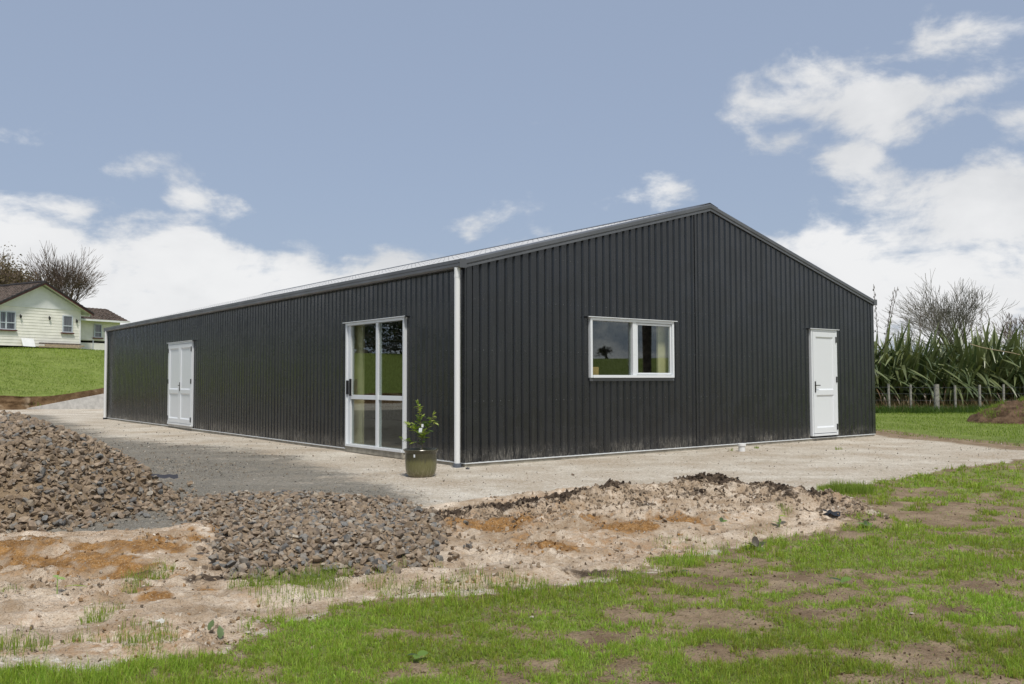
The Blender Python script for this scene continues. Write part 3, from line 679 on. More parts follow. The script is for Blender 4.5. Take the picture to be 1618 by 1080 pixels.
    mb = MB(); wb(mb, 'l', m+.04, SL[1]-.15, -.055, .010, zm-.04, zm+.04); wb(mb, 'l', SL[1]-.150, SL[1]-.055, -.055, .012, SL[2]+.05, SL[3]-.05); o = mb.build('sliding_sash', M['upvc'], d, bevel=.004)
    h = MB(); u = SL[1]-.185; z = 1.15
    h.box(-.055, -.012, u-.014, u+.014, z-.16, z+.16); h.build('handle', M['black'], o, bevel=.006)
    h = MB(); h.box(-.062, -.012, SL[1]-.085, SL[1]-.06, z-.13, z+.13); h.build('handle', M['black'], o, bevel=.006)
    for u0, u1, dp in ((SL[0]+.048, m-.04, 0), (m+.04, SL[1]-.150, -.03)):
        pane('l', u0, u1, SL[2]+.048, zm-.04, dp, d); pane('l', u0, u1, zm+.04, SL[3]-.048, dp, d)
    s = MB(); wb(s, 'l', SL[0]+.02, SL[1]-.02, .004, .05, -.05, SL[2]-.003)
    s.build('threshold', M['slab'], d)
    # inside: lining behind the cladding and a concrete floor
    li = MB(); li.box(.05, WID-.05, .05, LEN-.05, -.011, -.002); li.build('floor', M['concrete'], shed)
    li = MB(); li.box(.15, .19, 3.60, 4.9, 0, 2.6); li.build('lining_board', M['ply'], shed)
    li = MB(); li.box(4.50, 5.6, .16, .20, 0, 2.6); li.build('lining_board', M['ply'], shed)
    li = MB(); li.box(2.2, 2.98, .62, .66, 0, 2.05); li.box(3.02, 3.08, .60, .66, 0, 2.08); li.build('lining_board', M['ply'], shed)
    li = MB(); li.box(4.9, 5.0, 5.0, 5.1, 0, 3.2); li.build('inner_post', M['timber'], shed)
    li = MB(); li.box(6.5, 6.6, .1, LEN-.1, 0, 4.2); li.build('partition', M['darkwood'], shed)
build_shed()
def shed_pt(x, y): return (CORNER[0]+UG[0]*x+UL[0]*y, CORNER[1]+UG[1]*x+UL[1]*y)
def inside_stack():
    e = empty('timber_stack', (*shed_pt(2.72, .45), 0), YAW, 'stack of fresh orange pine timber seen through the window glass', 'timber')
    for k in range(8):
        b = MB(); b.box(-.35, .42, -.12, .14, k*.19+.002, k*.19+.18); b.build('plank', M['orange_wood'], e, bevel=.006)
inside_stack()

# ------------------------------------------------------------------ cream house on the rise (local x along its gable wall, local y back)
def build_house():
    hz0 = 3.62; yaw = math.radians(59.0)
    cream = simple('cream_weatherboard', (.84, .82, .745), .55, .4, .04, 2); white = simple('house_white_paint', (.76, .77, .77), .5, .4, .03, 2)
    maroon = simple('maroon_trim', (.10, .028, .024), .5); tile = simple('brown_roof_tile', (.12, .092, .075), .8, .2, .35, 5, .01, 30); tile2 = simple('dark_verge_tile', (.045, .04, .04), .7, .2, .2, 4)
    al = simple('aluminium_frame', (.55, .60, .66), .4, .5, .05)
    t = NT('curtained_window'); st = t.noise(1, 2, .5, t.scale(t.obj(), (16, 16, .4)))
    curt = t.fin(t.mix(t.ramp(st, .35, .65), (.030, .034, .042), (.15, .16, .18)), .06, .9)
    H = empty('house', (-32.05, 60.0, hz0), yaw, 'cream weatherboard house with brown tiled roof on the grassy rise', 'house')
    # base and weatherboards
    def boards(x0, x1, yf, z0, n, pitch):
        for k in range(n):
            m = MB(); z = z0+k*pitch
            m.prism([(x0, yf-.026, z), (x0, yf, z), (x0, yf, z+pitch+.01), (x0, yf-.008, z+pitch+.01)], [(x1, yf-.026, z), (x1, yf, z), (x1, yf, z+pitch+.01), (x1, yf-.010, z+pitch+.01)])
            m.build('weatherboard', cream, H)
    boards(-2.9, 2.9, 0, .02, 13, .20)
    core = MB(); core.box(-2.88, 2.88, .005, 10, .02, 2.66); core.box(2.88, 7.0, 1.36, 6.4, .62, 2.18); core.build('wall', cream, H)
    lft = MB()
    for k in range(13): lft.prism([(-2.93, -.001, .02+.2*k), (-2.89, -.001, .02+.2*k), (-2.89, -.001, .23+.2*k), (-2.91, -.001, .23+.2*k)], [(-2.93, 10, .02+.2*k), (-2.89, 10, .02+.2*k), (-2.89, 10, .23+.2*k), (-2.91, 10, .23+.2*k)])
    tag(lft.build('side_weatherboards', cream, H), kind='stuff')
    c = MB(); c.box(2.87, 2.95, -.045, .06, .0, 2.58); c.build('corner_board', white, H)
    g = MB(); g.prism([(-2.95, -.045, 2.62), (2.95, -.045, 2.62), (2.95, -.045, 2.70), (0, -.045, 4.18), (-2.95, -.045, 2.70)], [(-2.95, .05, 2.62), (2.95, .05, 2.62), (2.95, .05, 2.70), (0, .05, 4.18), (-2.95, .05, 2.70)])
    g.build('gable_panel', white, H)
    # main roof: stepped tile courses down both slopes
    def slope(name, x_r, z_r, x_e, z_e, y0, y1, n, par=H, mat=tile):
        m = MB(); dx, dz = (x_e-x_r)/n, (z_e-z_r)/n
        ny = int((y1-y0)/.32)
        for k in range(n):
            for j in range(ny):
                ya = y0+(y1-y0)*j/ny; yb = y0+(y1-y0)*(j+1)/ny-.012; ym = (ya+yb)/2
                xa, za, xb, zb = x_r+dx*k, z_r+dz*k, x_r+dx*(k+1), z_r+dz*(k+1)
                h = .022+.008*random.random()
                m.poly([(xa, ya, za+.006), (xb, ya, zb+.045), (xb, ym, zb+.045+h), (xa, ym, za+.006+h)]); m.poly([(xa, ym, za+.006+h), (xb, ym, zb+.045+h), (xb, yb, zb+.045), (xa, yb, za+.006)])
                m.poly([(xb, ya, zb+.045), (xb, ya, zb), (xb, yb, zb), (xb, yb, zb+.045), (xb, ym, zb+.045+h)])
        return tag(m.build(name, mat, par, fix=False), kind='stuff')
    zr, ze, xe, yf = 4.36, 2.42, 3.62, -.52
    slope('roof_tiles', 0, zr, -xe, ze, yf, 10.4, 13); slope('roof_tiles', 0, zr, xe, ze, yf, 10.4, 13)
    for s in (-1, 1):
        u = MB(); u.prism([(0, yf+.02, zr-.03), (s*xe, yf+.02, ze-.03), (s*xe, yf+.02, ze-.07), (0, yf+.02, zr-.07)], [(0, 10.3, zr-.03), (s*xe, 10.3, ze-.03), (s*xe, 10.3, ze-.07), (0, 10.3, zr-.07)]); u.build('soffit', white, H)
        b = MB(); b.prism([(0, yf-.01, zr-.02), (s*xe, yf-.01, ze-.02), (s*xe, yf-.01, ze-.15), (0, yf-.01, zr-.15)], [(0, yf+.015, zr-.02), (s*xe, yf+.015, ze-.02), (s*xe, yf+.015, ze-.15), (0, yf+.015, zr-.15)]); b.build('barge_board', maroon, H)
        for k in range(13):
            xa, za, xb, zb = s*xe*k/13, zr+(ze-zr)*k/13, s*xe*(k+.96)/13, zr+(ze-zr)*(k+.96)/13
            v = MB(); v.prism([(xa, yf-.05, za+.055), (xb, yf-.05, zb+.095), (xb, yf-.05, zb-.03), (xa, yf-.05, za-.03)], [(xa, yf+.14, za+.055), (xb, yf+.14, zb+.095), (xb, yf+.14, zb-.0), (xa, yf+.14, za-.0)]); v.build('verge_tile', tile2, H)
    r = MB()
    for j in range(26): y = yf+.42*j; r.tube([(0, y, zr+.03), (0, y+.41, zr+.035)], [.10, .115], 8)
    tag(r.build('ridge_tiles', tile2, H), kind='stuff')
    # wing set back on the right
    boards(2.96, 7.0, 1.32, .66, 7, .20)
    zr2, ze2 = 3.22, 2.12
    ww = MB()
    n = 8; x0, x1 = 2.6, 7.42; nx = 15; ye, yr = .72, 3.6
    for k in range(n):
        for j in range(nx):
            ya, yb = yr+(ye-yr)*k/n, yr+(ye-yr)*(k+1)/n; za, zb = zr2+(ze2-zr2)*k/n, zr2+(ze2-zr2)*(k+1)/n
            xa, xb = x0+(x1-x0)*j/nx, x0+(x1-x0)*(j+1)/nx-.012; xm = (xa+xb)/2; h = .022+.012*random.random()
            ww.poly([(xa, ya, za), (xm, ya, za+h), (xm, yb, zb+.05+h), (xa, yb, zb+.05)]); ww.poly([(xm, ya, za+h), (xb, ya, za), (xb, yb, zb+.05), (xm, yb, zb+.05+h)]); ww.poly([(xa, yb, zb+.05), (xm, yb, zb+.05+h), (xb, yb, zb+.05), (xb, yb, zb), (xa, yb, zb)])
    ww.prism([(x0, yr, zr2-.02), (x0, 6.5, ze2-.02), (x0, 6.5, ze2-.08), (x0, yr, zr2-.08)], [(x1, yr, zr2-.02), (x1, 6.5, ze2-.02), (x1, 6.5, ze2-.08), (x1, yr, zr2-.08)])
    tag(ww.build('wing_roof_tiles', tile, H, fix=False), kind='stuff')
    s = MB(); s.prism([(2.7, ye+.05, ze2-.02), (2.7, yr, zr2-.02), (2.7, yr, zr2-.08), (2.7, ye+.05, ze2-.08)], [(x1-.03, ye+.05, ze2-.02), (x1-.03, yr, zr2-.02), (x1-.03, yr, zr2-.08), (x1-.03, ye+.05, ze2-.08)]); s.box(6.98, 7.02, 1.36, 6.4, .62, 2.2); s.build('soffit', white, H)
    s = MB(); s.box(2.95, x1, ye-.06, ye+.04, ze2-.10, ze2+.03); s.build('gutter', white, H); s = MB(); s.box(2.95, 3.66, -.02, .10, 2.27, 2.36); s.build('gutter', white, H)
    d = MB(); d.box(2.0, 6.9, 1.50, 1.54, -.1, .66); d.box(-2.8, 2.8, .10, .14, -.25, .06); d.build('sub_floor_shade', M['gapshade'], H)  # near-black panels paint the shade in the gap under the floor
    s = MB(); s.box(2.96, 7.0, 1.30, 1.34, -.2, .46); s.build('base_board', cream, H)
    p = MB(); p.tube([(4.78, 1.26, -.1), (4.78, 1.26, .66)], .03, 8); p.build('waste_pipe', al, H)
    # windows: frame, transom, panes with closed curtains, maroon sill
    def window(x0, x1, z0, z1, yf, mull=None):
        f = MB(); w = .06; a, b = yf-.105, yf-.056
        f.box(x0, x0+w, a, b, z0, z1); f.box(x1-w, x1, a, b, z0, z1); f.box(x0+w, x1-w, a, b, z1-w, z1); f.box(x0+w, x1-w, a, b, z0, z0+w); zt = z0+.36*(z1-z0)
        f.box(x0+w, x1-w, a, b, zt, zt+.06)
        if mull: f.box(mull-.05, mull+.05, a-.004, b, z0+w, z1-w)
        o = f.build('window', al, H); p = MB(); p.box(x0+w, x1-w, b-.012, b-.004, z0+w, z1-w); p.build('pane', curt, o)
        s = MB(); s.box(x0-.10, x1+.10, yf-.15, yf-.052, z0-.085, z0-.004); s.build('sill', maroon, o)
    window(-3.2+.45, -1.71, 1.06, 2.26, 0, -2.34); window(1.56, 2.31, 1.05, 2.24, 0); window(4.84, 5.45, .86, 1.86, 1.32)
    for x in (-1.39, .61, 2.60):
        l = MB(); z = 1.98 if x < 2 else 1.88
        l.box(x-.03, x+.03, -.08, -.04, z-.05, z+.11); l.tube([(x, -.13, z-.12), (x, -.13, z+.04), (x, -.13, z+.07)], [.045, .075, .05], 8); l.tube([(x, -.04, z+.09), (x, -.09, z+.15), (x, -.13, z+.08)], .014, 6); l.build('wall_lamp', M['black'], H)
    # timber lying under the house front, board leaning on the wall
    for i, (x0, x1, y, z, dz) in enumerate(((-.2, 2.7, -.35, .18, .10), (.1, 2.9, -.5, .06, .10), (-.4, 2.6, -.62, -.06, .10))):
        b = MB(); b.box(x0-1.3, x1-1.3, -.08, .08, 0, dz); o = b.build('plank', M['timber'] if i else M['darkwood'], None, bevel=.01)
        o.matrix_world = H_matrix(H) @ Matrix.Translation((1.3, y, z)) @ Matrix.Rotation(.02*(i-1), 4, 'Z')
        tag(o, ('dark plank on top of the timber lying along the house front', 'pale plank in the middle of the timber along the house front', 'pale lowest plank lying on the grass along the house front')[i], 'plank')
    b = MB(); b.box(-.42, .42, -.012, .012, 0, .62); o = b.build('leaning_board', white, None); o.matrix_world = H_matrix(H) @ Matrix.Translation((-.95, -.42, -.02)) @ Matrix.Rotation(math.radians(-28), 4, 'X') @ Matrix.Rotation(.04, 4, 'Y')
    tag(o, 'white board leaning against the foot of the cream house', 'board')
def H_matrix(H): return Matrix.Translation(H.location) @ Matrix.Rotation(H.rotation_euler.z, 4, 'Z')
build_house()

# ------------------------------------------------------------------ concrete retaining wall behind the shed and the cut bank beside it
def build_ramp():
    (xa, ya), (xb, yb) = (-23.6, 43.0), (-13.0, 41.0)
    L = math.hypot(xb-xa, yb-ya); e = empty('retaining_wall', (xa, ya, G0), math.atan2(yb-ya, xb-xa), 'pale concrete retaining wall rising towards the back of the shed', 'wall')
    m = MB(); m.prism([(0, 0, -.3), (L, 0, -.3), (L, 0, .17*L+.04), (0, 0, .02)], [(0, .2, -.3), (L, .2, -.3), (L, .2, .17*L+.04), (0, .2, .02)]); m.build('wall', M['concrete'], e, bevel=.012)
    m = MB(); m.prism([(1.4, .26, .19), (L, .26, .19*L*.9+.06), (L, .26, .19*L*.9+.0), (1.4, .26, .12)], [(1.4, .34, .19), (L, .34, .19*L*.9+.06), (L, .34, .19*L*.9+.0), (1.4, .34, .12)])
    o = m.build('formwork_plank', M['timber'], None); o.matrix_world = H_matrix(e); tag(o, 'long light timber plank lying along the top of the concrete wall', 'plank')
    # cut earth: a rough low face at the toe of the hill
    n, k = 150, 12; V = []
    for i in range(n):
        s = -34+i*(46/n); bx, by = -23.6-.714*(-s)*.9 if s < 0 else -23.6+s*.93, 43.3-.70*(-s)*.9 if s < 0 else 43.3-.1*s+.45
        for j in range(k):
            t = j/(k-1); hh = (.62 if s < .5 else .62+.12*(s-.5))*(.8+.4*vnoise(np.array([s*.7]), np.array([3.1]), 8)[0])
            w = .25*(vnoise(np.array([s*3.]), np.array([t*3]), 5)[0]-.5)+.15*(vnoise(np.array([s*9.]), np.array([t*8]), 6)[0]-.5)
            out = .55*(1-t)**2
            if s < 0: V.append((bx+.70*(out*1.0+w), by-.714*(out+w), G0-.05+hh*t))
            else: V.append((bx, by+.25-(out*.2+w*.2), G0-.05+hh*t))
    Q = [(i*k+j, (i+1)*k+j, (i+1)*k+j+1, i*k+j+1) for i in range(n-1) for j in range(k-1)]
    t = NT('cut_earth'); c = t.mix(t.ramp(t.noise(2.2, 6, .7), .3, .7), (.09, .055, .028), (.22, .145, .08)); c = t.mix(t.math('MULTIPLY', t.ramp(t.noise(1.1, 4), .55, .75), .7), c, (.36, .29, .2))
    o = link('earth_bank', mesh_np('earth_bank', V, quads=Q, smooth=True), t.fin(c, .95, .1, t.bump(t.noise(9, 5, .7), .06))); o['kind'] = 'structure'
build_ramp()

# ------------------------------------------------------------------ trees
def tree_mesh(seed, height, levels, spread, trunk_r, n0, up=.25, shrink=.74, kids=(2, 3), sides=5, leaf=0, tmin=.012, wig=.14, stem=1.):
    rn = random.Random(seed); segs = [[], []]; tips = []
    def grow(p, d, L, r, lv):
        n = 4 if lv < 2 else 3
        pts = [p]; rr = [r]
        for i in range(n):
            d = (d+Vector((rn.gauss(0, wig), rn.gauss(0, wig), rn.gauss(0, wig)+up*.16))).normalized(); p = p+d*(L/n); pts.append(p); rr.append(max(tmin*.6, r*(1-.42*(i+1)/n)))
        segs[0 if lv == 0 else 1].append((pts, rr, lv))
        if lv >= levels: tips.append((p, d)); return
        k = rn.randint(*kids) if lv else n0
        a0 = rn.random()*2*PI
        for j in range(k):
            a = a0+2*PI*j/k+rn.uniform(-.5, .5); s = spread*rn.uniform(.55, 1.15)*(1.15 if lv == 0 else 1)
            o = d.orthogonal().normalized(); o2 = d.cross(o)
            nd = (d*math.cos(s)+(o*math.cos(a)+o2*math.sin(a))*math.sin(s)+Vector((0, 0, up*.35))).normalized()
            base = pts[-1] if j < 2 or lv == 0 else pts[rn.randint(1, len(pts)-1)]
            grow(base, nd, (L0 if lv == 0 else L)*shrink*rn.uniform(.8, 1.15), max(tmin, rr[-1]*rn.uniform(.62, .85)), lv+1)
    L0 = height*(.16 if levels else 1)
    grow(Vector((0, 0, -.2)), Vector((0, 0, 1)), L0*stem, trunk_r, 0)
    return segs, tips
def tubes_np(segs, sides_of):
    V, Q = [], []; b = 0
    for pts, rr, lv in segs:
        n = sides_of(lv); P = np.array([tuple(p) for p in pts]); T = np.gradient(P, axis=0); T /= np.linalg.norm(T, axis=1)[:, None]+1e-9
        a = np.cross(T, [0.31, .22, .92]); a /= np.linalg.norm(a, axis=1)[:, None]+1e-9; c = np.cross(T, a); R = np.array(rr)[:, None]
        th = np.arange(n)*2*PI/n
        ring = P[:, None]+(a[:, None]*np.cos(th)[None, :, None]+c[:, None]*np.sin(th)[None, :, None])*R[:, :, None]
        V.append(ring.reshape(-1, 3)); m = len(P)
        I = b+np.arange(m-1)[:, None]*n+np.arange(n)[None]; J = b+np.arange(m-1)[:, None]*n+(np.arange(n)[None]+1) % n
        Q.append(np.stack([I, J, J+n, I+n], -1).reshape(-1, 4)); b += m*n
    return np.concatenate(V), np.concatenate(Q)
def make_tree(name, loc, label, seed, height, mat, group=None, leaf_n=0, leaf_col=None, leaf_size=.12, fit=None, zs=1., **k):
    segs, tips = tree_mesh(seed, height, **k)
    V1, Q1 = tubes_np(segs[0], lambda l: 10); V2, Q2 = tubes_np(segs[1], lambda l: 7 if l < 2 else (5 if l < 4 else 3))
    top = V2[:, 2].max(); s = height/top; w = (V2[:, 0].max()-V2[:, 0].min())*s
    sx = s if fit is None else s*fit/w
    S = np.array([sx, sx, s])
    e = empty(name, (loc[0], loc[1], loc[2]), 0, label, 'tree', group)
    link('trunk', mesh_np('trunk', V1*S, quads=Q1, smooth=True), mat, e); link('crown', mesh_np('crown', V2*S, quads=Q2, smooth=True), mat, e)
    if leaf_n:
        T = np.array([tuple(p) for p, _ in tips])*S; r = np.random.default_rng(seed)
        P = T[r.integers(0, len(T), leaf_n)]+r.normal(0, leaf_size*2.2, (leaf_n, 3))
        V, Q, C = leaf_cards(P, leaf_size, r, leaf_col); tag(link('leaves', mesh_np('leaves', V, quads=Q, col=C), M['leaf'], e), kind='stuff')
    return e
def leaf_cards(P, size, r, col):
    n = len(P); d = r.normal(size=(n, 3)); d /= np.linalg.norm(d, axis=1)[:, None]; o = np.cross(d, r.normal(size=(n, 3))); o /= np.linalg.norm(o, axis=1)[:, None]
    s = (size*r.uniform(.6, 1.3, n))[:, None]
    V = np.stack([P-d*s*.5, P+o*s*.28, P+d*s*.5, P-o*s*.28], 1).reshape(-1, 3); Q = np.arange(4*n).reshape(-1, 4)
    c = np.array(col)[r.integers(0, len(col), n)]*r.uniform(.7, 1.25, (n, 1)); return V, Q, np.repeat(c, 4, 0)
make_tree('bare_tree', (28.3, 55, -.1), 'wide bare grey tree with a rounded crown behind the flax hedge', 5, 8.3, M['bark'], levels=6, spread=.37, trunk_r=.26, n0=18, up=.10, shrink=.88, tmin=.011, fit=8.6, wig=.08, kids=(2, 3), stem=2.1)
make_tree('bare_tree', (33.2, 57, -.1), 'smaller brownish bare tree at the right edge behind the flax', 9, 6.3, M['bark2'], levels=6, spread=.38, trunk_r=.2, n0=7, up=.10, shrink=.86, tmin=.012, fit=6.4, wig=.08, kids=(2, 3), stem=2.2)
make_tree('bare_tree', (-41.6, 82, 4.0), 'bare reddish tree fanning out behind the tiled house roof', 14, 10.2, M['bark2'], levels=6, spread=.33, trunk_r=.32, n0=20, up=.06, shrink=.88, tmin=.016, fit=8.2, wig=.07, kids=(2, 3), stem=1.6)
make_tree('leafy_tree', (-49.5, 84, 4.0), 'brown leaved tree at the left edge behind the house', 21, 10.0, M['bark2'], levels=6, spread=.45, trunk_r=.3, n0=5, up=.2, shrink=.79, tmin=.02, fit=9, leaf_n=5200, leaf_col=[(.16, .115, .07), (.13, .10, .06), (.19, .14, .085)], leaf_size=.20)
make_tree('leafy_tree', (-45.6, 80, 4.0), 'low brown leaved tree between the bare tree and the left edge', 23, 8.2, M['bark2'], levels=6, spread=.45, trunk_r=.25, n0=5, up=.2, shrink=.79, tmin=.02, fit=6, leaf_n=3200, leaf_col=[(.15, .115, .07), (.18, .135, .08)], leaf_size=.20)
# trees and a pole out of the frame that the panes mirror
for i, (x, y, h, sd) in enumerate(((-62, 43, 4.6, 31), (-66, 49, 5.2, 33), (-60, 57, 4.8, 35), (-58, 36, 4.2, 36), (-68, 40, 5.4, 38), (-70, 56, 5.5, 39), (-64, 62, 4.6, 40), (-57, 30, 4, 42))):
    lf = True
    make_tree('field_tree', (x, y, hz(x, y)), 'tree on the rise mirrored in the sliding door glass', sd, h, M['bark'], 'trees mirrored in the door', levels=5, spread=.5, trunk_r=.3, n0=6, up=.15, shrink=.82, tmin=.02, fit=h*1.9, leaf_n=1900 if lf else 0, leaf_col=[(.03, .045, .02), (.045, .06, .028)], leaf_size=.3)
make_tree('bare_tree', (330, -34, hz(330, -34)), 'far field tree mirrored in the left window pane', 41, 6.0, M['bark'], levels=6, spread=.5, trunk_r=.7, n0=7, up=.15, shrink=.82, tmin=.06, fit=6.5, leaf_n=700, leaf_col=[(.07, .07, .05)], leaf_size=.22)
def mirrored_pole():
    e = empty('power_pole', (11.6, 15.2, hz(11.6, 15.2)), 0, 'dark wooden pole mirrored in the right window pane', 'pole')
    m = MB(); m.tube([(0, 0, -.2), (0, 0, 3), (.02, 0, 8)], [.15, .14, .10], 12); m.build('pole', M['darkwood'], e, smooth=True); m = MB(); m.lathe([(0, 8.02), (.09, 8.02), (.11, 7.96), (.105, 7.9)], 12, (.02, 0)); m.build('pole_cap', M['greyplastic'], e)
mirrored_pole()

# ------------------------------------------------------------------ flax hedge and fence on the right
def blade_strip(L, w, th0, bend, seg=8, tipw=.12, fold=.22, twist=0., kink=None):
    """sword leaf in the x-z plane, folded along its midrib"""
    p = np.zeros(3); th = th0; V = []; lat = np.array([0, 1., 0])
    for i in range(seg+1):
        t = i/seg
        ww = w*(.55+.45*min(1, t*3))*(1-max(0, (t-.55)/.45)**1.6*(1-tipw))
        d = np.array([math.sin(th), 0, math.cos(th)]); nrm = np.array([math.cos(th), 0, -math.sin(th)])
        a = twist*t; la = lat*math.cos(a)+nrm*math.sin(a); na = nrm*math.cos(a)-lat*math.sin(a)
        f = fold*(1-t*.6)
        V += [p+la*ww/2-na*f*ww*.5*-1, p, p-la*ww/2+na*f*ww*.5]
        th += bend*(t**1.7)*2.2/seg
        if kink and i == int(kink*seg): th += 1.25
        p = p+np.array([math.sin(th), 0, math.cos(th)])*L/seg
    Q = [(i*3+j, i*3+j+1, i*3+j+4, i*3+j+3) for i in range(seg) for j in (0, 1)]
    return np.array(V), np.array(Q)
FLAX_LIVE, FLAX_DEAD = [], []
def flax_meshes():
    r = random.Random(3)
    for i in range(16):
        g = r.choice([(.125, .15, .065), (.155, .18, .078), (.21, .225, .135), (.085, .115, .05), (.31, .31, .13)])
        V, Q = blade_strip(1.0, .034*r.uniform(.7, 1.25), r.uniform(.02, .66), r.uniform(.1, .7) if i % 4 else r.uniform(1.1, 1.9), twist=r.uniform(-.7, .7), kink=r.choice([None, None, .55, .68, .78]))
        c = np.repeat(np.array([g])*np.linspace(.9, 1.2, 9)[:, None], 3, 0)
        FLAX_LIVE.append((V, Q, c, mesh_np('leaf', V, quads=Q, col=c, smooth=True)))
    for i in range(7):
        g = r.choice([(.26, .185, .105), (.20, .135, .08), (.32, .25, .15)])
        V, Q = blade_strip(1.0, .036*r.uniform(.7, 1.1), r.uniform(.35, 1.15), r.uniform(.9, 2.2), twist=r.uniform(-1.5, 1.5), kink=r.choice([None, .35, .5]))
        c = np.repeat(np.array([g]), 27, 0); FLAX_DEAD.append((V, Q, c, mesh_np('dead_leaf', V, quads=Q, col=c, smooth=True)))
    for lst in (FLAX_LIVE, FLAX_DEAD):
        for a in lst: a[3].materials.append(M['flax'])
flax_meshes()
def flax(x, y, H, label, n_leaf=112, n_dead=22, n_fill=260, lean=0., front=True, stalks=0, group='flax plants in the hedge'):
    e = empty('flax_plant', (x, y, hz(x, y)), random.uniform(0, 6), label, 'flax', group); r = random.Random(int(x*100)+int(y))
    def put(src, name, rad):
        V, Q, c, me = r.choice(src); o = bpy.data.objects.new(name, me); COL.objects.link(o); o.parent = e
        a = r.uniform(0, 2*PI); q = rad*math.sqrt(r.random()); o.location = (q*math.cos(a), q*math.sin(a), 0 if name == 'leaf' else r.uniform(.0, .55)); o.rotation_euler = (r.gauss(0, .13), r.gauss(0, .15), a+r.gauss(0, .9))
        s = H*(r.uniform(.72, 1.08) if name == 'leaf' else r.uniform(.3, .6)); o.scale = (s, s*r.uniform(.9, 1.3), s); return o
    if front:
        for i in range(n_leaf): put(FLAX_LIVE, 'leaf', .55)
        for i in range(n_dead): put(FLAX_DEAD, 'dead_leaf', .8)
    VV, QQ, CC = [], [], []; b = 0
    for i in range(n_fill):
        live = r.random() < .72; V, Q, c, _ = r.choice(FLAX_LIVE if live else FLAX_DEAD); s = H*(r.uniform(.4, 1.05) if live else r.uniform(.25, .55)); a = r.uniform(0, 2*PI); q = .95*math.sqrt(r.random()); b2 = a+r.gauss(0, .8)
        R = np.array([[math.cos(b2), -math.sin(b2), 0], [math.sin(b2), math.cos(b2), 0], [0, 0, 1]])
        W_ = (V*s*np.array([1, 1.1, 1]))@R.T+np.array([q*math.cos(a), q*math.sin(a), 0 if live else r.uniform(0, .7)]); VV.append(W_); QQ.append(Q+b); CC.append(c*r.uniform(.65, 1.1)); b += len(V)
    tag(link('foliage', mesh_np('foliage', np.concatenate(VV), quads=np.concatenate(QQ), col=np.concatenate(CC), smooth=True), M['flax'], e), kind='stuff')
    for k in range(stalks):
        m = MB(); a = r.uniform(0, 2*PI); L = H*r.uniform(1.1, 1.42); tx, ty = r.gauss(0, .10), r.gauss(0, .10); bx, by = .5*math.cos(a), .5*math.sin(a)
        P = [Vector((bx+tx*L*t**1.5, by+ty*L*t**1.5, L*t)) for t in np.linspace(0, 1, 8)]; m.tube(P, list(np.linspace(.022, .008, 8)), 5)
        for i in range(14):
            t = .62+.38*i/14; p = Vector((bx+tx*L*t**1.5, by+ty*L*t**1.5, L*t)); s = 1 if i % 2 else -1; d = Vector((s*r.uniform(.6, 1), r.uniform(-.5, .5), r.uniform(.2, .6)))*.20*(1.3-t)
            m.tube([p, p+d], .006, 4)
            for w in range(3): q = p+d*(.5+.25*w); m.tube([q, q+Vector((r.gauss(0, .03), r.gauss(0, .03), r.choice([-.09, .08])))], [.012, .005], 4)
        m.build('flower_stalk', M['darkwood'], e)
    return e
FX = [  # x, y, height, label
    (14.1, 38.1, 3.75, 'flax plant nearest the dark shed corner, half hidden by the shed', 4),
    (15.7, 37.9, 3.9, 'flax plant behind the two thin posts nearest the shed, tall with drooping tips', 8),
    (17.3, 38.1, 3.8, 'flax plant behind the thick fence post, with a skirt of dead brown leaves', 1),
    (18.6, 37.6, 2.8, 'low floppy flax clump between the tall plants, under brown dead leaves', 0),
    (20.3, 38.2, 3.95, 'big upright flax fan behind the brown dirt heap', 1),
    (22.2, 38.4, 3.85, 'flax plant at the right edge of the hedge in view, behind the dirt heap', 2)]
for x, y, H, lab, st in FX: flax(x, y+.75, H, lab, stalks=st, n_dead=34 if 'dead' in lab else 20)
for k, (x, y) in enumerate(((12.2, 38.6), (13.4, 40.0), (15.0, 40.2), (16.6, 40.0), (18.2, 40.3), (19.6, 40.2), (21.4, 40.4), (23.6, 40.2), (24.6, 38.6), (27, 39))):
    flax(x, y+.8, 3.35+.25*(k % 3)-(.3 if k == 4 else 0), 'flax plant in the back row of the hedge, mostly hidden by the front plants', front=False, n_fill=330, stalks=1 if k in (1, 2, 6) else 0, group='flax plants in the back row')

def fence():
    e = empty('fence', (17, 36, 0), 0, 'wire fence on weathered wooden posts along the front of the flax', 'fence')
    pts = []
    for k, (x, y, r, h) in enumerate(((12.6, 36.1, .05, 1.15), (13.5, 36.1, .05, 1.12), (14.4, 36.0, .05, 1.1), (15.3, 36.0, .05, 1.14), (16.17, 36.0, .05, 1.12), (17.08, 35.7, .105, 1.13), (17.98, 36.0, .05, 1.08), (18.98, 36.0, .052, 1.10), (20.0, 36.1, .05, 1.12), (20.95, 36.2, .05, 1.1), (21.9, 36.2, .05, 1.1), (23, 36.3, .1, 1.15))):
        z = hz(x, y); m = MB(); lx, ly = random.gauss(0, .02), random.gauss(0, .02)
        m.tube([(x-17, y-36, z-.3), (x-17+lx*.5, y-36+ly*.5, z+.5), (x-17+lx, y-36+ly, z+h)], [r*1.03, r, r*.95], 10); m.build('post', M['greywood'], e, smooth=True); pts.append((x-17, y-36-r-.006, z))
    for h in (.22, .48, .74, 1.0):
        m = MB(); m.tube([(x, y, z+h) for x, y, z in pts], .0035, 4); m.build('wire', M['greyplastic'], e)
fence()
def loose_stem():
    o = MB(); P = []
    for i in range(9): t = i/8; P.append((18.9+3.6*t, 36.5+.2*t, 2.72-.80*t-.03*math.sin(t*9)))
    o.tube(P, list(np.linspace(.017, .010, 9)), 6); o = o.build('fallen_stalk', M['timber']); tag(o, 'thin pale dry stalk lying slantwise across the flax on the right', 'stalk')
loose_stem()

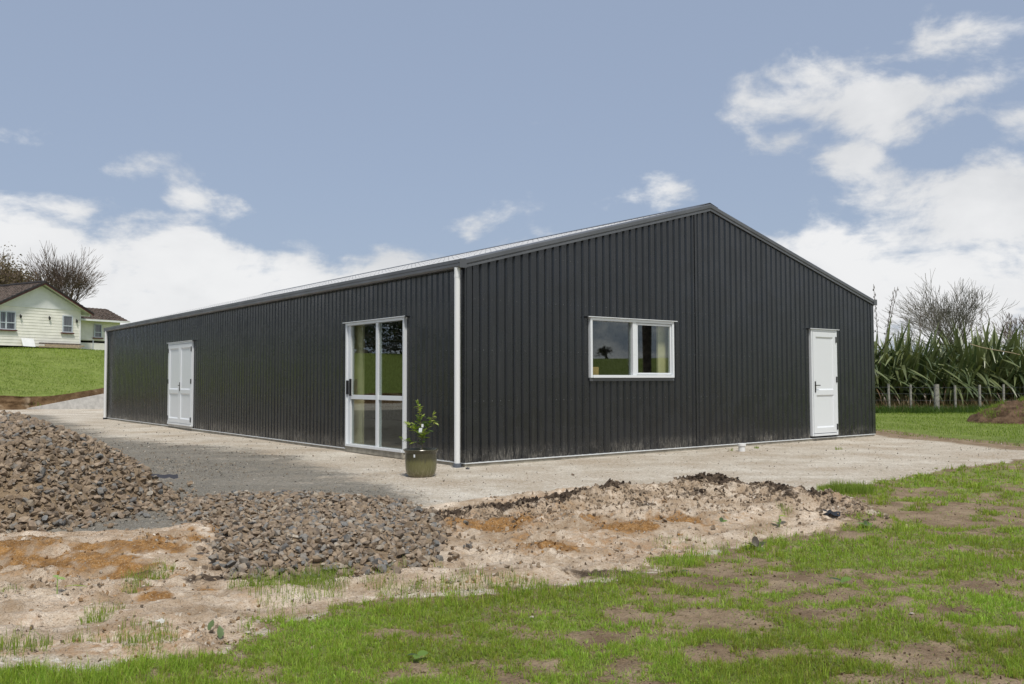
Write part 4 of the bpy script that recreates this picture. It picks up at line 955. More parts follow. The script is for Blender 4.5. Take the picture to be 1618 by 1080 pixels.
def dirt_heap():
    cx, cy = 17.0, 27.4; nx, ny = 110, 70; V = []
    X, Y = np.meshgrid(np.linspace(-3.1, 4.5, nx), np.linspace(-1.6, 1.8, ny)); x, y = X.ravel(), Y.ravel()
    r = np.sqrt(np.where(x < 0, (x/2.9)**2, (x/4.4)**2)+(y/1.6)**2)
    h = 1.0*np.clip(1-r, 0, 1)**.62*(.72+.55*fbm(x*.9+5, y*.9, 71, 4))
    h += sstep(0, .2, h)*(.16*(fbm(x*3.2, y*3.2, 72, 5, .6)-.5)+.11*(.5-worley(x*3.6, y*3.6, 73))+.06*(.5-worley(x*8, y*8, 74)))
    gz = height(x+cx, y+cy)
    z = gz-.04+h
    I = (np.arange(ny-1)[:, None]*nx+np.arange(nx-1)[None]).ravel(); Q = np.stack([I, I+1, I+nx+1, I+nx], 1)
    keep = (h[Q].max(1) > .01); Q = Q[keep]
    t = NT('heap_soil'); n = t.noise(4, 6, .7); c = t.mix(t.ramp(n, .3, .7), (.055, .034, .020), (.16, .105, .066)); c = t.mix(t.math('MULTIPLY', t.ramp(t.noise(16, 4), .6, .8), .5), c, (.25, .19, .13))
    e = empty('dirt_heap', (cx, cy, 0), 0, 'heap of dark brown soil with grass growing over its top', 'dirt heap')
    link('soil', mesh_np('soil', np.stack([x, y, z], 1), quads=Q, smooth=True), t.fin(c, .95, .1, t.bump(t.noise(22, 4, .7), .03)), e)
    return e, (x, y, z, h, cx, cy)
HEAP, HEAPD = dirt_heap()

# ------------------------------------------------------------------ stone piles
STONE_COLS = [(0.281, 0.21, 0.147), (0.235, 0.176, 0.122), (0.344, 0.269, 0.197), (0.189, 0.147, 0.109), (0.227, 0.218, 0.197), (0.181, 0.185, 0.181), (0.386, 0.328, 0.252), (0.294, 0.223, 0.151), (0.13, 0.126, 0.122), (0.277, 0.252, 0.218), (0.437, 0.399, 0.336), (0.248, 0.181, 0.118)]
def rock(seed, n=15, flat=.62):
    r = random.Random(seed); bm = bmesh.new()
    for i in range(n):
        v = Vector((r.gauss(0, 1), r.gauss(0, 1), r.gauss(0, 1))).normalized(); q = r.uniform(.82, 1.1); bm.verts.new((v.x*.5*q, v.y*.38*q*r.uniform(.9, 1.1), v.z*.5*flat*q))
    res = bmesh.ops.convex_hull(bm, input=bm.verts); bmesh.ops.delete(bm, geom=[g for g in res['geom_interior'] if isinstance(g, bmesh.types.BMVert)], context='VERTS')
    bmesh.ops.triangulate(bm, faces=bm.faces); bm.verts.ensure_lookup_table()
    V = np.array([v.co[:] for v in bm.verts]); bm.verts.index_update(); T = np.array([[v.index for v in f.verts] for f in bm.faces]); bm.free(); return V, T
ROCKS = [rock(s, 12+s % 5, .45+.06*(s % 6)) for s in range(16)]
ROCKS_LO = [rock(s+50, 8, .5+.06*(s % 6)) for s in range(12)]
ROCK_ME = {}
def rock_me(k, c):
    if (k, c) not in ROCK_ME:
        V, T = ROCKS[k]; me = mesh_np('stone', V, tris=T, col=np.repeat([STONE_COLS[c]], len(V), 0)); me.materials.append(M['stone']); ROCK_ME[(k, c)] = me
    return ROCK_ME[(k, c)]
def eul(a, b, c):
    ca, sa, cb, sb, cc, sc = np.cos(a), np.sin(a), np.cos(b), np.sin(b), np.cos(c), np.sin(c)
    R = np.empty((len(a), 3, 3)); R[:, 0, 0] = cb*cc; R[:, 0, 1] = sa*sb*cc-ca*sc; R[:, 0, 2] = ca*sb*cc+sa*sc; R[:, 1, 0] = cb*sc; R[:, 1, 1] = sa*sb*sc+ca*cc; R[:, 1, 2] = ca*sb*sc-sa*cc; R[:, 2, 0] = -sb; R[:, 2, 1] = sa*cb; R[:, 2, 2] = ca*cb
    return R
def scatter_rocks(P, S, A, kk, C, src=None):
    src = src or ROCKS; kk = kk % len(src); V, T, K = [], [], []; b = 0
    for k in range(len(src)):
        i = np.where(kk == k)[0]
        if not len(i): continue
        v, t = src[k]; R = eul(A[i, 0], A[i, 1], A[i, 2]); W_ = np.einsum('nij,vj->nvi', R, v)*S[i][:, None, None]+P[i][:, None]
        V.append(W_.reshape(-1, 3)); T.append((t[None]+b+(np.arange(len(i))*len(v))[:, None, None]).reshape(-1, 3)); K.append(np.repeat(C[i], len(v), 0)); b += len(i)*len(v)
    return np.concatenate(V), np.concatenate(T), np.concatenate(K)
def stone_pile(label, poly, n, smin, smax, margin, seed, wts):
    r = np.random.default_rng(seed); P = np.array(poly); lo, hi = P.min(0)-margin, P.max(0)+margin
    xy = r.uniform(lo, hi, (n*7, 2)); d = sdf(poly, xy[:, 0], xy[:, 1])
    pr = sstep(-margin, .06, d+.12*(fbm(xy[:, 0]*5, xy[:, 1]*5, seed)-.5)); keep = r.random(len(xy)) < pr*np.where(d > 0, 1, .16)*np.where(np.abs(xy[:, 0]) < .64*xy[:, 1], 1, .22)
    xy = xy[keep][:n]; n = len(xy); s = smin+(smax-smin)*r.random(n)**2.0
    z = height(xy[:, 0], xy[:, 1], False)+s*r.uniform(-.05, .34, n)+.012*r.random(n)
    A = np.stack([r.normal(0, .5, n), r.normal(0, .5, n), r.uniform(0, 2*PI, n)], 1); kk = r.integers(0, len(ROCKS), n); ci = r.choice(len(STONE_COLS), n, p=wts)
    pts = np.stack([xy[:, 0], xy[:, 1], z], 1)
    e = empty('stone_pile', (float(xy[:, 0].mean()), float(xy[:, 1].mean()), G0), 0, label, 'stone pile'); base = np.array(e.location)
    vis = (np.abs(pts[:, 0]) < .585*pts[:, 1]) & (pts[:, 1] > 3); score = np.where(vis, s/np.hypot(pts[:, 0], pts[:, 1])*(1+.7*r.random(n)), 0)
    order = np.argsort(-score); big, rest = order[:300], order[300:]
    for i in big:
        o = bpy.data.objects.new('stone', rock_me(int(kk[i]), int(ci[i]))); COL.objects.link(o); o.parent = e; o.location = pts[i]-base; o.rotation_euler = A[i]; o.scale = (s[i],)*3
    C = np.array(STONE_COLS)[ci[rest]]*r.uniform(.8, 1.2, (len(rest), 1)); sm = s[rest] < (.075 if smax > .12 else .06); V, T, K = scatter_rocks(pts[rest][~sm]-base, s[rest][~sm], A[rest][~sm], kk[rest][~sm], C[~sm]); V_, T_, K_ = scatter_rocks(pts[rest][sm]-base, s[rest][sm], A[rest][sm], kk[rest][sm], C[sm], ROCKS_LO); T = np.concatenate([T, T_+len(V)]); V = np.concatenate([V, V_]); K = np.concatenate([K, K_])
    tag(link('stones', mesh_np('stones', V, tris=T, col=K), M['stone'], e), kind='stuff')
    return e
wa = np.array([1.5, 1.4, 1.0, 1.2, .5, .45, .35, 1.3, .25, .5, .15, 1.4]); wa /= wa.sum()
wb_ = np.array([1.2, 1.1, 1.0, 1.1, .8, .8, .5, 1.1, .5, .7, .2, 1.0]); wb_ /= wb_.sum()
stone_pile('tall heap of brown broken stones at the left edge', PILE_A, 20500, .032, .122, .42, 61, wa)
stone_pile('low spread of grey brown stones in front of the gravel drive', PILE_B, 7200, .030, .102, .28, 62, wb_)

# ------------------------------------------------------------------ grass
def blades(P, h, w, r, cols, lean=.55, az=None):
    n = len(P); a = r.uniform(0, 2*PI, n) if az is None else az; f = r.uniform(0, 2*PI, n); ln = np.abs(r.normal(0, lean, n))
    d = np.stack([np.cos(a), np.sin(a), np.zeros(n)], 1); s = np.stack([np.cos(f), np.sin(f), np.zeros(n)], 1); up = np.array([0, 0, 1.])
    h = h[:, None]; w = w[:, None]; ln = np.clip(ln, 0, 1.3)[:, None]
    m = P+up*h*.55*np.cos(ln*.6)+d*h*.55*np.sin(ln*.6); t = m+up*h*.45*np.cos(ln*1.7)+d*h*.45*np.sin(ln*1.7)
    b0 = P-up*.012
    V = np.stack([b0-s*w/2, b0+s*w/2, m+s*w*.42, m-s*w*.42, t], 1).reshape(-1, 3)
    k = np.arange(n)*5; Q = np.stack([k, k+1, k+2, k+3], 1); T = np.stack([k+3, k+2, k+4], 1)
    c = np.array(cols)[r.integers(0, len(cols), n)]*r.uniform(.75, 1.25, (n, 1)); C = np.repeat(c, 5, 0)
    return V, Q, T, C
GREEN = [(.21, .30, .045), (.25, .345, .055), (.165, .255, .04), (.32, .40, .10), (.22, .29, .06), (.27, .355, .06)]
DRY = [(.26, .22, .10), (.20, .19, .08), (.30, .26, .15)]
def put_grass(name, parts, kind='stuff', parent=None):
    V, Q, T, C = [], [], [], []; b = 0
    for v, q, t, c in parts: V.append(v); Q.append(q+b); T.append(t+b); C.append(c); b += len(v)
    o = link(name, mesh_np(name, np.concatenate(V), quads=np.concatenate(Q), tris=np.concatenate(T), col=np.concatenate(C)), M['grass'], parent); o['kind'] = kind; return o
def near_grass():
    r = np.random.default_rng(91); out = []
    # cells from just in front of the camera outwards
    N = 100000
    y = 3.3+(14.5-3.3)*r.random(N)**1.9; x = r.uniform(-1, 1.28, N)*(.64*y+.4)
    dn = lawn_density(x, y); den = np.clip(7.0/(y+1.), .35, 1.3)*.62
    k = r.random(N) < dn*den; x, y = x[k], y[k]; tall = fbm(x*1.8, y*1.8, 84, 3)
    # tussocks along the edge of the spread clay
    e = np.exp(-((sdf(LAWN, x, y)-.22)/.25)**2)*sstep(.45, .62, fbm(x*1.2, y*1.2, 85))
    h = (.026+.044*r.random(len(x))**1.5)*(.6+.85*tall)+.055*e*r.random(len(x))
    w = np.clip(.0028+.0020*r.random(len(x)), 0, 1)*np.clip(y/5, .85, 2.4)
    # every sprout a little tuft whose blades splay outwards
    m = 9; ns = len(x); az = r.uniform(0, 2*PI, (ns, m)); ro = np.abs(r.normal(0, .014, (ns, m)))*np.clip(y/5, .9, 1.6)[:, None]
    X = (x[:, None]+ro*np.cos(az)).ravel(); Y = (y[:, None]+ro*np.sin(az)).ravel(); rp = lambda a: np.repeat(a, m)
    P = np.stack([X, Y, rp(height(x, y, True))], 1)
    h = rp(h)*r.uniform(.45, 1.15, ns*m); w = rp(w)*r.uniform(.7, 1.2, ns*m)
    hue = rp(fbm(x*1.2, y*1.2, 86)*.6+.4*r.random(ns))
    v, q, t, c = blades(P, h*np.clip(Y/6, .95, 1.3), w, r, GREEN*3+DRY[:2], .85, az.ravel()+r.normal(0, .5, ns*m))
    c *= np.array([1.16, 1.24, 1.12])*np.repeat((.70+.66*hue)[:, None], 5, 0)*np.repeat(np.stack([.85+.45*(1-hue), np.ones(len(X)), .9+0*X], 1), 5, 0); out.append((v, q, t, c))
    # low matted growth between the tufts
    n = 420000; my = 3.3+9.5*r.random(n)**2.0; mx = (r.random(n)*2-1)*(.66*my+.4); k = r.random(n) < np.clip(lawn_density(mx, my)*1.0+.05*(sdf(LAWN, mx, my) > 0), 0, 1)*np.clip(6/(my+1), .3, 1); mx, my = mx[k], my[k]; n = len(mx)
    a = r.uniform(0, 2*PI, n); L = r.uniform(.018, .05, n)*np.clip(my/6, .9, 1.4); e = r.uniform(.08, .75, n); wd = r.uniform(.0018, .0036, n)*np.clip(my/5, .9, 2); z0 = height(mx, my, True)
    B = np.stack([mx, my, z0], 1); D = np.stack([np.cos(a)*np.cos(e), np.sin(a)*np.cos(e), np.sin(e)], 1)*L[:, None]; sd = np.stack([-np.sin(a), np.cos(a), 0*a], 1)*wd[:, None]
    V = np.stack([B-sd, B+sd, B+D], 1).reshape(-1, 3); T = np.arange(3*n).reshape(-1, 3); hue = fbm(mx*1.2, my*1.2, 86)
    cc = np.array(GREEN+DRY[:2])[r.integers(0, len(GREEN)+2, n)]*np.array([1.05, 1.12, 1.0])*(.78+.66*hue)[:, None]
    out.append((V, np.zeros((0, 4), int), T, np.repeat(cc, 3, 0)))
    # strewn dry stalks
    n = 2600; y = 3.4+8*r.random(n)**1.7; x = (r.random(n)*2-1)*.62*y; k = lawn_density(x, y) > .05; x, y = x[k], y[k]
    P = np.stack([x, y, height(x, y)+.006], 1); out.append(blades(P, r.uniform(.03, .09, len(x)), np.full(len(x), .0022), r, DRY, 1.3))
    put_grass('lawn_grass', out)
    # grass tufts growing in the clay and at the foot of the front stones
    tufts = []
    for pxx, pyy, rad, n, hh in ((505, 925, .22, 420, .13), (430, 925, .28, 420, .10), (470, 940, .30, 420, .09), (600, 925, .12, 110, .07), (390, 935, .14, 120, .08), (630, 905, .06, 28, .13), (232, 915, .16, 170, .08), (250, 905, .12, 120, .08), (215, 935, .09, 90, .07), (165, 970, .11, 110, .07), (150, 985, .08, 110, .09), (225, 1010, .17, 220, .08), (240, 1025, .14, 160, .07), (130, 1015, .10, 90, .07), (30, 1030, .13, 70, .12), (60, 1028, .08, 60, .08), (0, 1035, .15, 120, .08), (390, 1000, .05, 20, .09), (300, 1045, .15, 120, .06), (15, 945, .08, 60, .05), (205, 945, .05, 40, .07), (440, 975, .20, 90, .07), (1345, 778, .26, 900, .17), (1320, 776, .22, 420, .11), (1090, 868, .3, 200, .07), (1250, 855, .4, 220, .06), (980, 915, .2, 200, .09), (730, 930, .2, 260, .10), (820, 928, .2, 260, .10), (1240, 826, .07, 40, .12), (1450, 650, .0, 0, 0), (640, 935, .18, 160, .09), (1195, 708, .05, 30, .08), (1155, 712, .04, 16, .08), (1325, 710, .08, 30, .08), (690, 895, .05, 30, .06)):
        if n == 0: continue
        cx, cy = gat(pxx, pyy); q = rad*np.sqrt(r.random(n)); a = r.uniform(0, 2*PI, n); x = cx+q*np.cos(a); y = cy+q*np.sin(a)*.9
        P = np.stack([x, y, height(x, y)], 1); tufts.append(blades(P, hh*r.uniform(.4, 1.05, n), np.full(n, .0030)*max(1, cy/7), r, GREEN, .5))
    put_grass('grass_tufts', tufts)
near_grass()
def far_grass():
    r = np.random.default_rng(97)
    # field on the right: short sward, long growth under the fence
    N = 120000; y = 13+27*r.random(N)**1.2; x = 6+24*r.random(N)
    d = sdf(FIELD, x, y); n = fbm(x*.6, y*.6, 54, 4)*.5+fbm(x*2, y*2, 66, 4)*.5
    sx, sy = (x-CORNER[0])*UG[0]+(y-CORNER[1])*UG[1], (x-CORNER[0])*UL[0]+(y-CORNER[1])*UL[1]
    bare = np.exp(-((d-.7)/.5)**2)*.8+.75*np.exp(-((y-31.5+.25*(x-15))/.8)**2)*sstep(18.5, 16, x)*sstep(.4, .6, n+.1)
    k = (d > 0) & (r.random(N) < sstep(.28, .5, n)-bare) & (np.abs(x/y) < .62) & ~((sx < WID+.3) & (sy > -.2)); x, y = x[k], y[k]
    P = np.stack([x, y, height(x, y, False)], 1); m = len(x)
    out = [blades(P, r.uniform(.03, .085, m), r.uniform(.008, .014, m), r, GREEN+[(.15, .22, .035)], .6)]
    N = 16000; x = 11.5+13*r.random(N); y = 35.0+r.normal(0, .55, N)+.3; k = r.random(N) < sstep(.25, .6, fbm(x*1.2, y*1.2, 67)); x, y = x[k], y[k]; m = len(x)
    out.append(blades(np.stack([x, y, height(x, y, False)], 1), r.uniform(.08, .42, m), r.uniform(.010, .020, m), r, [(.06, .115, .022), (.08, .14, .028), (.10, .16, .03), (.055, .10, .02)], .7))
    N = 1500; x = 12+11*r.random(N); y = 36.6+r.normal(0, .5, N); out.append(blades(np.stack([x, y, height(x, y, False)], 1), r.uniform(.2, .8, N), r.uniform(.012, .022, N), r, [(.27, .19, .11), (.22, .15, .09), (.3, .24, .14)], .9))
    put_grass('field_grass', out)
    # heap top
    hx, hy, hz_, hh, cx, cy = HEAPD; w = sstep(.25, .8, hh)*(fbm(hx*1.1+9, hy*1.1, 68, 4) > .40) + .9*(hh < .38)*(hh > .02)*(fbm(hx*1.3, hy*1.3, 69) > .42)*(hx > -2.6)
    idx = r.choice(len(hx), 11000, p=w/w.sum()); P = np.stack([hx[idx]+r.normal(0, .03, 11000), hy[idx]+r.normal(0, .03, 11000), hz_[idx]-.02], 1)
    v, q, t, c = blades(P, r.uniform(.05, .2, 11000), r.uniform(.008, .014, 11000), r, GREEN, .6); put_grass('heap_grass', [(v, q, t, c)], parent=HEAP)
    # rise on the left
    N = 125000; y = 40+28*r.random(N); x = -46+36*r.random(N); _, d = hill(x, y); n = fbm(x*.5, y*.5, 54, 4)*.5+fbm(x*1.6, y*1.6, 66, 4)*.5
    k = (d > .45) & (np.abs(x/y) < .66) & (x < -10) & (r.random(N) < sstep(.25, .5, n)); x, y, d = x[k], y[k], d[k]; m = len(x)
    P = np.stack([x, y, height(x, y, False)], 1)
    hgt = r.uniform(.04, .11, m)+.22*np.exp(-((d-.9)/.45)**2)*r.random(m)
    v, q, t, c = blades(P, hgt, r.uniform(.016, .028, m), r, GREEN+[(.15, .22, .035)], .6); c *= np.repeat((.45+1.05*fbm(x*.35, y*.8, 77, 5, .6))[:, None], 5, 0)
    put_grass('hill_grass', [(v, q, t, c)])
far_grass()

# ------------------------------------------------------------------ loose gravel, pebbles and clods
def small_rocks():
    r = np.random.default_rng(101)
    N = 80000; y = 8.4+19*r.random(N)**1.7; x = -13+15*r.random(N); d = sdf(GRAVEL, x, y)+.9*(fbm(x*.5, y*.5, 51, 4)-.5)
    k = (r.random(N) < .05+.95*sstep(-.4, .5, d)*sstep(.62, .38, fbm(x*.45, y*.45, 54, 4)*.6+fbm(x*1.1, y*1.9, 52, 5, .6)*.4)) & (np.abs(x/y) < .62) & (sdf(PILE_A, x, y) < .1) & (sdf(PILE_B, x, y) < .1)
    sy = (x-CORNER[0])*UG[0]+(y-CORNER[1])*UG[1]; k &= (sy < -.15)
    x, y = x[k], y[k]; n = len(x); s = (.008+.026*r.random(n)**3)*np.clip(y/11, .9, 1.6)
    cc = np.array([(.21, .20, .17), (.13, .13, .115), (.32, .30, .26), (.25, .20, .14), (.10, .105, .105), (.52, .49, .43)]); C = cc[r.integers(0, 6, n)]*r.uniform(.8, 1.2, (n, 1))
    P = np.stack([x, y, height(x, y, False)+s*.15], 1); V, T, K = scatter_rocks(P, s, r.uniform(0, 6, (n, 3)), r.integers(0, len(ROCKS), n), C, ROCKS_LO)
    tag(link('gravel', mesh_np('gravel', V, tris=T, col=K), M['stone']), kind='stuff')
    # crumbly lumps on the dirt bank, in the spread clay and over the bare lawn soil
    V2, T2, K2 = [], [], []; b = 0
    def add(x, y, s, C, sink=.1):
        nonlocal b
        n = len(x); P = np.stack([x, y, height(x, y)+s*sink], 1); V, T, K = scatter_rocks(P, s, r.uniform(0, 6, (n, 3)), r.integers(0, len(ROCKS), n), C, ROCKS_LO); V2.append(V); T2.append(T+b); K2.append(K); b += len(V)
    N = 44000; x = -1.1+4.9*r.random(N); y = 5.8+4.6*r.random(N); ba, t = bank_amp(x, y)
    k = r.random(N) < np.exp(-((t+.30)/.55)**2)*sstep(.02, .08, ba)*.75+.05*sstep(0, .1, sdf(CLAY, x, y)); x, y, t = x[k], y[k], t[k]; n = len(x)
    s = .012+.060*r.random(n)**3.2; dk = (np.exp(-((t+.15)/.42)**2)*sstep(.36, .6, fbm(x*2.2, y*2.2, 53, 5, .6))) > r.random(n)*.9
    C = np.where(dk[:, None], np.array([.075, .055, .04]), np.array([.36, .28, .20]))*r.uniform(.6, 1.35, (n, 1)); add(x, y, s, C)
    N = 70000; x = -5+9*r.random(N); y = 4.2+5*r.random(N)**1.3; k = (sdf(CLAY, x, y) > 0) & (r.random(N) < .12+.6*sstep(.5, .7, fbm(x*1.5, y*1.5, 27))) & (np.abs(x/y) < .62); x, y = x[k], y[k]; n = len(x)
    s = .006+.038*r.random(n)**3.2; base = np.array([(.46, .37, .28), (.40, .30, .20), (.60, .53, .44), (.34, .22, .12), (.24, .19, .14)])[r.integers(0, 5, n)]
    oc = np.zeros(n)
    for q in ((310, 862, .38, .55), (120, 885, 1.0, .33), (240, 880, .5, .25), (0, 892, .6, .3), (770, 838, .55, .38), (860, 872, .45, .22), (980, 845, .7, .25), (200, 905, .6, .22)): oc = np.maximum(oc, sp(x, y, *q))
    base = np.where((oc > .35+.4*r.random(n))[:, None], np.array([(.36, .20, .07), (.28, .14, .045), (.46, .31, .16), (.20, .11, .05), (.58, .50, .40)])[r.integers(0, 5, n)], base); add(x, y, s, base*r.uniform(.8, 1.2, (n, 1)))
    N = 16000; y = 3.4+9*r.random(N)**1.6; x = (r.random(N)*2-1)*.62*y; k = (sdf(LAWN, x, y) > 0) & (lawn_density(x, y) < .35); x, y = x[k], y[k]; n = len(x)
    s = .004+.024*r.random(n)**4; base = np.array([(.15, .105, .068), (.10, .07, .045), (.22, .16, .11)])[r.integers(0, 3, n)]; add(x, y, s, base*r.uniform(.8, 1.2, (n, 1)))
    N = 11000; y = 9.3+16*r.random(N)**1.4; x = -2+14*r.random(N); k = (np.abs(x/y) < .6) & (sdf(LAWN, x, y) < 0) & (sdf(FIELD, x, y) < .3) & (sdf(CLAY, x, y) < 0); sx, sy = (x-CORNER[0])*UG[0]+(y-CORNER[1])*UG[1], (x-CORNER[0])*UL[0]+(y-CORNER[1])*UL[1]; k &= (sx < -.1) | (sy < -.1); x, y = x[k], y[k]; n = len(x)
    add(x, y, .006+.026*r.random(n)**5*np.clip(y/11, 1, 1.5), np.array([(.36, .31, .24), (.22, .19, .15), (.60, .56, .49), (.50, .45, .38)])[r.integers(0, 4, n)]*r.uniform(.8, 1.2, (n, 1)))
    tag(link('soil_clods', mesh_np('soil_clods', np.concatenate(V2), tris=np.concatenate(T2), col=np.concatenate(K2)), M['clod']), kind='stuff')
small_rocks()

# ------------------------------------------------------------------ potted shrub by the sliding door
def potted_plant():
    x, y = -1.275, 12.42; gz = hz(x, y)-.004
    e = empty('potted_plant', (x, y, gz), 0, 'young green shrub in a dark olive glazed pot beside the sliding door', 'potted plant')
    t = NT('olive_glaze'); p = t.obj(); sep = t.n('ShaderNodeSeparateXYZ'); t.set(sep.inputs[0], p); z = sep.outputs[2]
    drip = t.noise(1, 5, .65, t.scale(p, (24, 24, 3.2))); zz = t.math('ADD', z, t.math('MULTIPLY', t.math('SUBTRACT', drip, .5), .16))
    c = t.mix(t.ramp(zz, .27, .19), (.055, .052, .028), (.13, .125, .052)); c = t.mix(t.math('MULTIPLY', t.ramp(zz, .20, .02), t.ramp(drip, .42, .62)), c, (.23, .205, .12)); c = t.mix(t.ramp(zz, .05, -.02), c, (.20, .175, .125))
    glaze = t.fin(c, t.ramp(drip, .3, .7, .16, .34), .6, t.bump(drip, .003))
    m = MB(); m.lathe([(0, .0), (.150, .0), (.178, .012), (.200, .05), (.214, .11), (.219, .18), (.221, .26), (.222, .325), (.228, .350), (.243, .366), (.248, .378), (.243, .386), (.226, .386), (.212, .372), (.206, .34), (0, .335)], 48); pot = m.build('pot', glaze, e, smooth=True)
    s = MB()
    for k in range(1): s.lathe([(0, .362), (.08, .366), (.16, .358), (.209, .350)], 28)
    s.build('potting_soil', simple('potting_soil', (.06, .05, .042), .95, .1, .4, 20, .01, 60), e, smooth=True)
    a = math.atan2(-y, -x)-.42; l = MB(); R = .2235
    l.prism([(R*math.cos(a-.05), R*math.sin(a-.05), .285), (R*math.cos(a+.05), R*math.sin(a+.05), .285), (R*math.cos(a+.05), R*math.sin(a+.05), .325), (R*math.cos(a-.05), R*math.sin(a-.05), .325)], [((R-.003)*math.cos(a-.05), (R-.003)*math.sin(a-.05), .285), ((R-.003)*math.cos(a+.05), (R-.003)*math.sin(a+.05), .285), ((R-.003)*math.cos(a+.05), (R-.003)*math.sin(a+.05), .325), ((R-.003)*math.cos(a-.05), (R-.003)*math.sin(a-.05), .325)])
    l.build('price_sticker', M['upvc'], pot)
    # stems: main leader, right shoot, left shoots
    r = random.Random(12); leaves = []
    L_ME = []
    for i in range(7):
        g = [(.13, .22, .03), (.19, .29, .04), (.27, .35, .06), (.085, .15, .028), (.35, .41, .09), (.11, .19, .03), (.22, .31, .05)][i]
        V = []; n = 6
        for k in range(n+1):
            tt = k/n; wd = .21*math.sin(PI*min(1, tt*1.02))**.75*(1-.25*tt)+.004; cz = -.30*tt*tt*(.5+.2*i)
            V += [(tt, -wd, cz+.055), (tt, 0, cz), (tt, wd, cz+.055)]
        Q = [(k*3+j, k*3+j+1, k*3+j+4, k*3+j+3) for k in range(n) for j in (0, 1)]; me = mesh_np('leaf', V, quads=Q, col=np.repeat([g], len(V), 0), smooth=True); me.materials.append(M['leaf']); L_ME.append(me)
    st = simple('shrub_stem', (.16, .13, .06), .7)
    main = [(0.02, 0, .34), (.015, 0, .48), (.0, .0, .62), (-.005, 0, .78), (-.03, 0, .92), (-.05, .0, 1.02)]
    shoots = [(main, .007), ([(.012, 0, .52), (.07, .02, .60), (.10, 0, .70), (.14, -.02, .78), (.175, -.02, .86)], .005), ([(.005, 0, .56), (-.06, -.03, .62), (-.12, -.05, .69), (-.19, -.06, .74)], .005),
              ([(.01, 0, .46), (-.07, .03, .47), (-.16, 0, .49), (-.25, -.04, .53)], .004), ([(.0, 0, .60), (-.05, .06, .66), (-.10, .09, .71)], .004), ([(.01, 0, .50), (.03, -.07, .56), (.05, -.10, .63)], .004), ([(.13, -.02, .76), (.17, -.05, .77), (.19, -.06, .76)], .003)]
    for P, rad in shoots:
        m = MB(); m.tube(P, list(np.linspace(rad, rad*.45, len(P))), 6); m.build('stem', st, e, smooth=True)
    def put(p, d, s, k):
        o = bpy.data.objects.new('leaf', L_ME[k]); COL.objects.link(o); o.parent = e; o.location = p
        o.rotation_euler = (Vector(d).to_track_quat('X', 'Z') @ Matrix.Rotation(r.gauss(0, .5), 4, 'X').to_quaternion()).to_euler(); o.scale = (s, s, s)
    for si, (P, rad) in enumerate(shoots):
        P = [Vector(p) for p in P]; n = (48, 22, 28, 11, 17, 17, 6)[si]
        for i in range(n):
            t = (.16 if si == 0 else .25)+(.84 if si == 0 else .75)*i/(n-1); f = t*(len(P)-1); k = min(int(f), len(P)-2); p = P[k].lerp(P[k+1], f-k)
            ax = (P[k+1]-P[k]).normalized(); a = 2.4*i+r.uniform(-1.1, 1.1); d = Vector((math.cos(a), math.sin(a), r.uniform(-.35, .8)))+ax*r.uniform(.2, .9)
            if t > .93: d = ax+Vector((r.gauss(0, .3), r.gauss(0, .3), .2))
            tip = t > .7
            put(p, d, r.uniform(.065, .098)*(.85 if tip else 1.1), r.choice([1, 2, 4, 6]) if tip else r.choice([0, 1, 3, 5, 2]))
    m = MB(); m.prism([(-.03, -.065, .60), (.015, -.07, .60), (.025, -.07, .68), (-.02, -.065, .68)], [(-.03, -.061, .60), (.015, -.066, .60), (.025, -.066, .68), (-.02, -.061, .68)]); m.box(.012, .04, -.062, -.059, .69, .735); m.build('plant_tag', M['upvc'], e)
potted_plant()

# ------------------------------------------------------------------ small things lying about
def pipe_stub():
    x, y = 4.29, 16.62; z = hz(x, y); e = empty('pipe_stub', (x, y, z), 0, 'short white pipe stub rising from the ground by the gable wall', 'pipe')
    m = MB(); m.tube([(0, 0, -.08), (0, 0, .11)], .062, 18); m.build('pipe', M['pipe'], e, smooth=True); m = MB(); m.lathe([(.0, .150), (.072, .150), (.078, .144), (.078, .105), (.062, .100)], 18); m.build('cap', M['pipe'], e, smooth=True)
pipe_stub()
def weed(px_, py_, label, leaves, name='weed'):
    x, y = gat(px_, py_); e = empty(name, (x, y, hz(x, y)), 0, label, 'weed'); r = random.Random(px_)
    for (dx, dz, L, w, ang, tilt, col, stem) in leaves:
        L, w = L*(.45 if px_ == 660 else .62 if py_ < 900 or px_ > 600 else .75), w*(.62 if py_ < 900 or px_ > 600 else .7)
        n = 8; V = []
        for k in range(n+1):
            t = k/n; wd = w*math.sin(PI*min(1, .05+t*.95))**.7*.5; dr = -.28*t*t*L; V += [(t*L, -wd+.004*r.uniform(-1, 1), dr+.12*wd), (t*L, 0, dr), (t*L, wd, dr+.15*wd)]
        Q = [(k*3+j, k*3+j+1, k*3+j+4, k*3+j+3) for k in range(n) for j in (0, 1)]
        o = link('leaf', mesh_np('leaf', V, quads=Q, col=np.repeat([col], len(V), 0), smooth=True), M['leaf'], e); o.location = (dx, 0, dz); o.rotation_euler = (r.gauss(0, .3), -tilt, ang)
        if stem: m = MB(); m.tube([(0, 0, -.01), (dx*.6, 0, dz*.6), (dx, 0, dz)], [.005, .004, .003], 6); m.build('stem', simple('weed_stem', (.25, .33, .10), .6), e)
YG, MG, DG = (.33, .42, .06), (.15, .25, .05), (.07, .11, .04)
weed(90, 948, 'pale seedling with two leaves on a thin stem in the clay', [(0, .125, .055, .05, 2.6, .5, (.30, .42, .14), True), (0, .12, .06, .05, .2, .1, (.30, .42, .14), False)])
weed(100, 938, 'long bright yellow green leaf lying on the clay beside a pale seedling', [(0, .02, .19, .055, .25, .22, YG, False)])
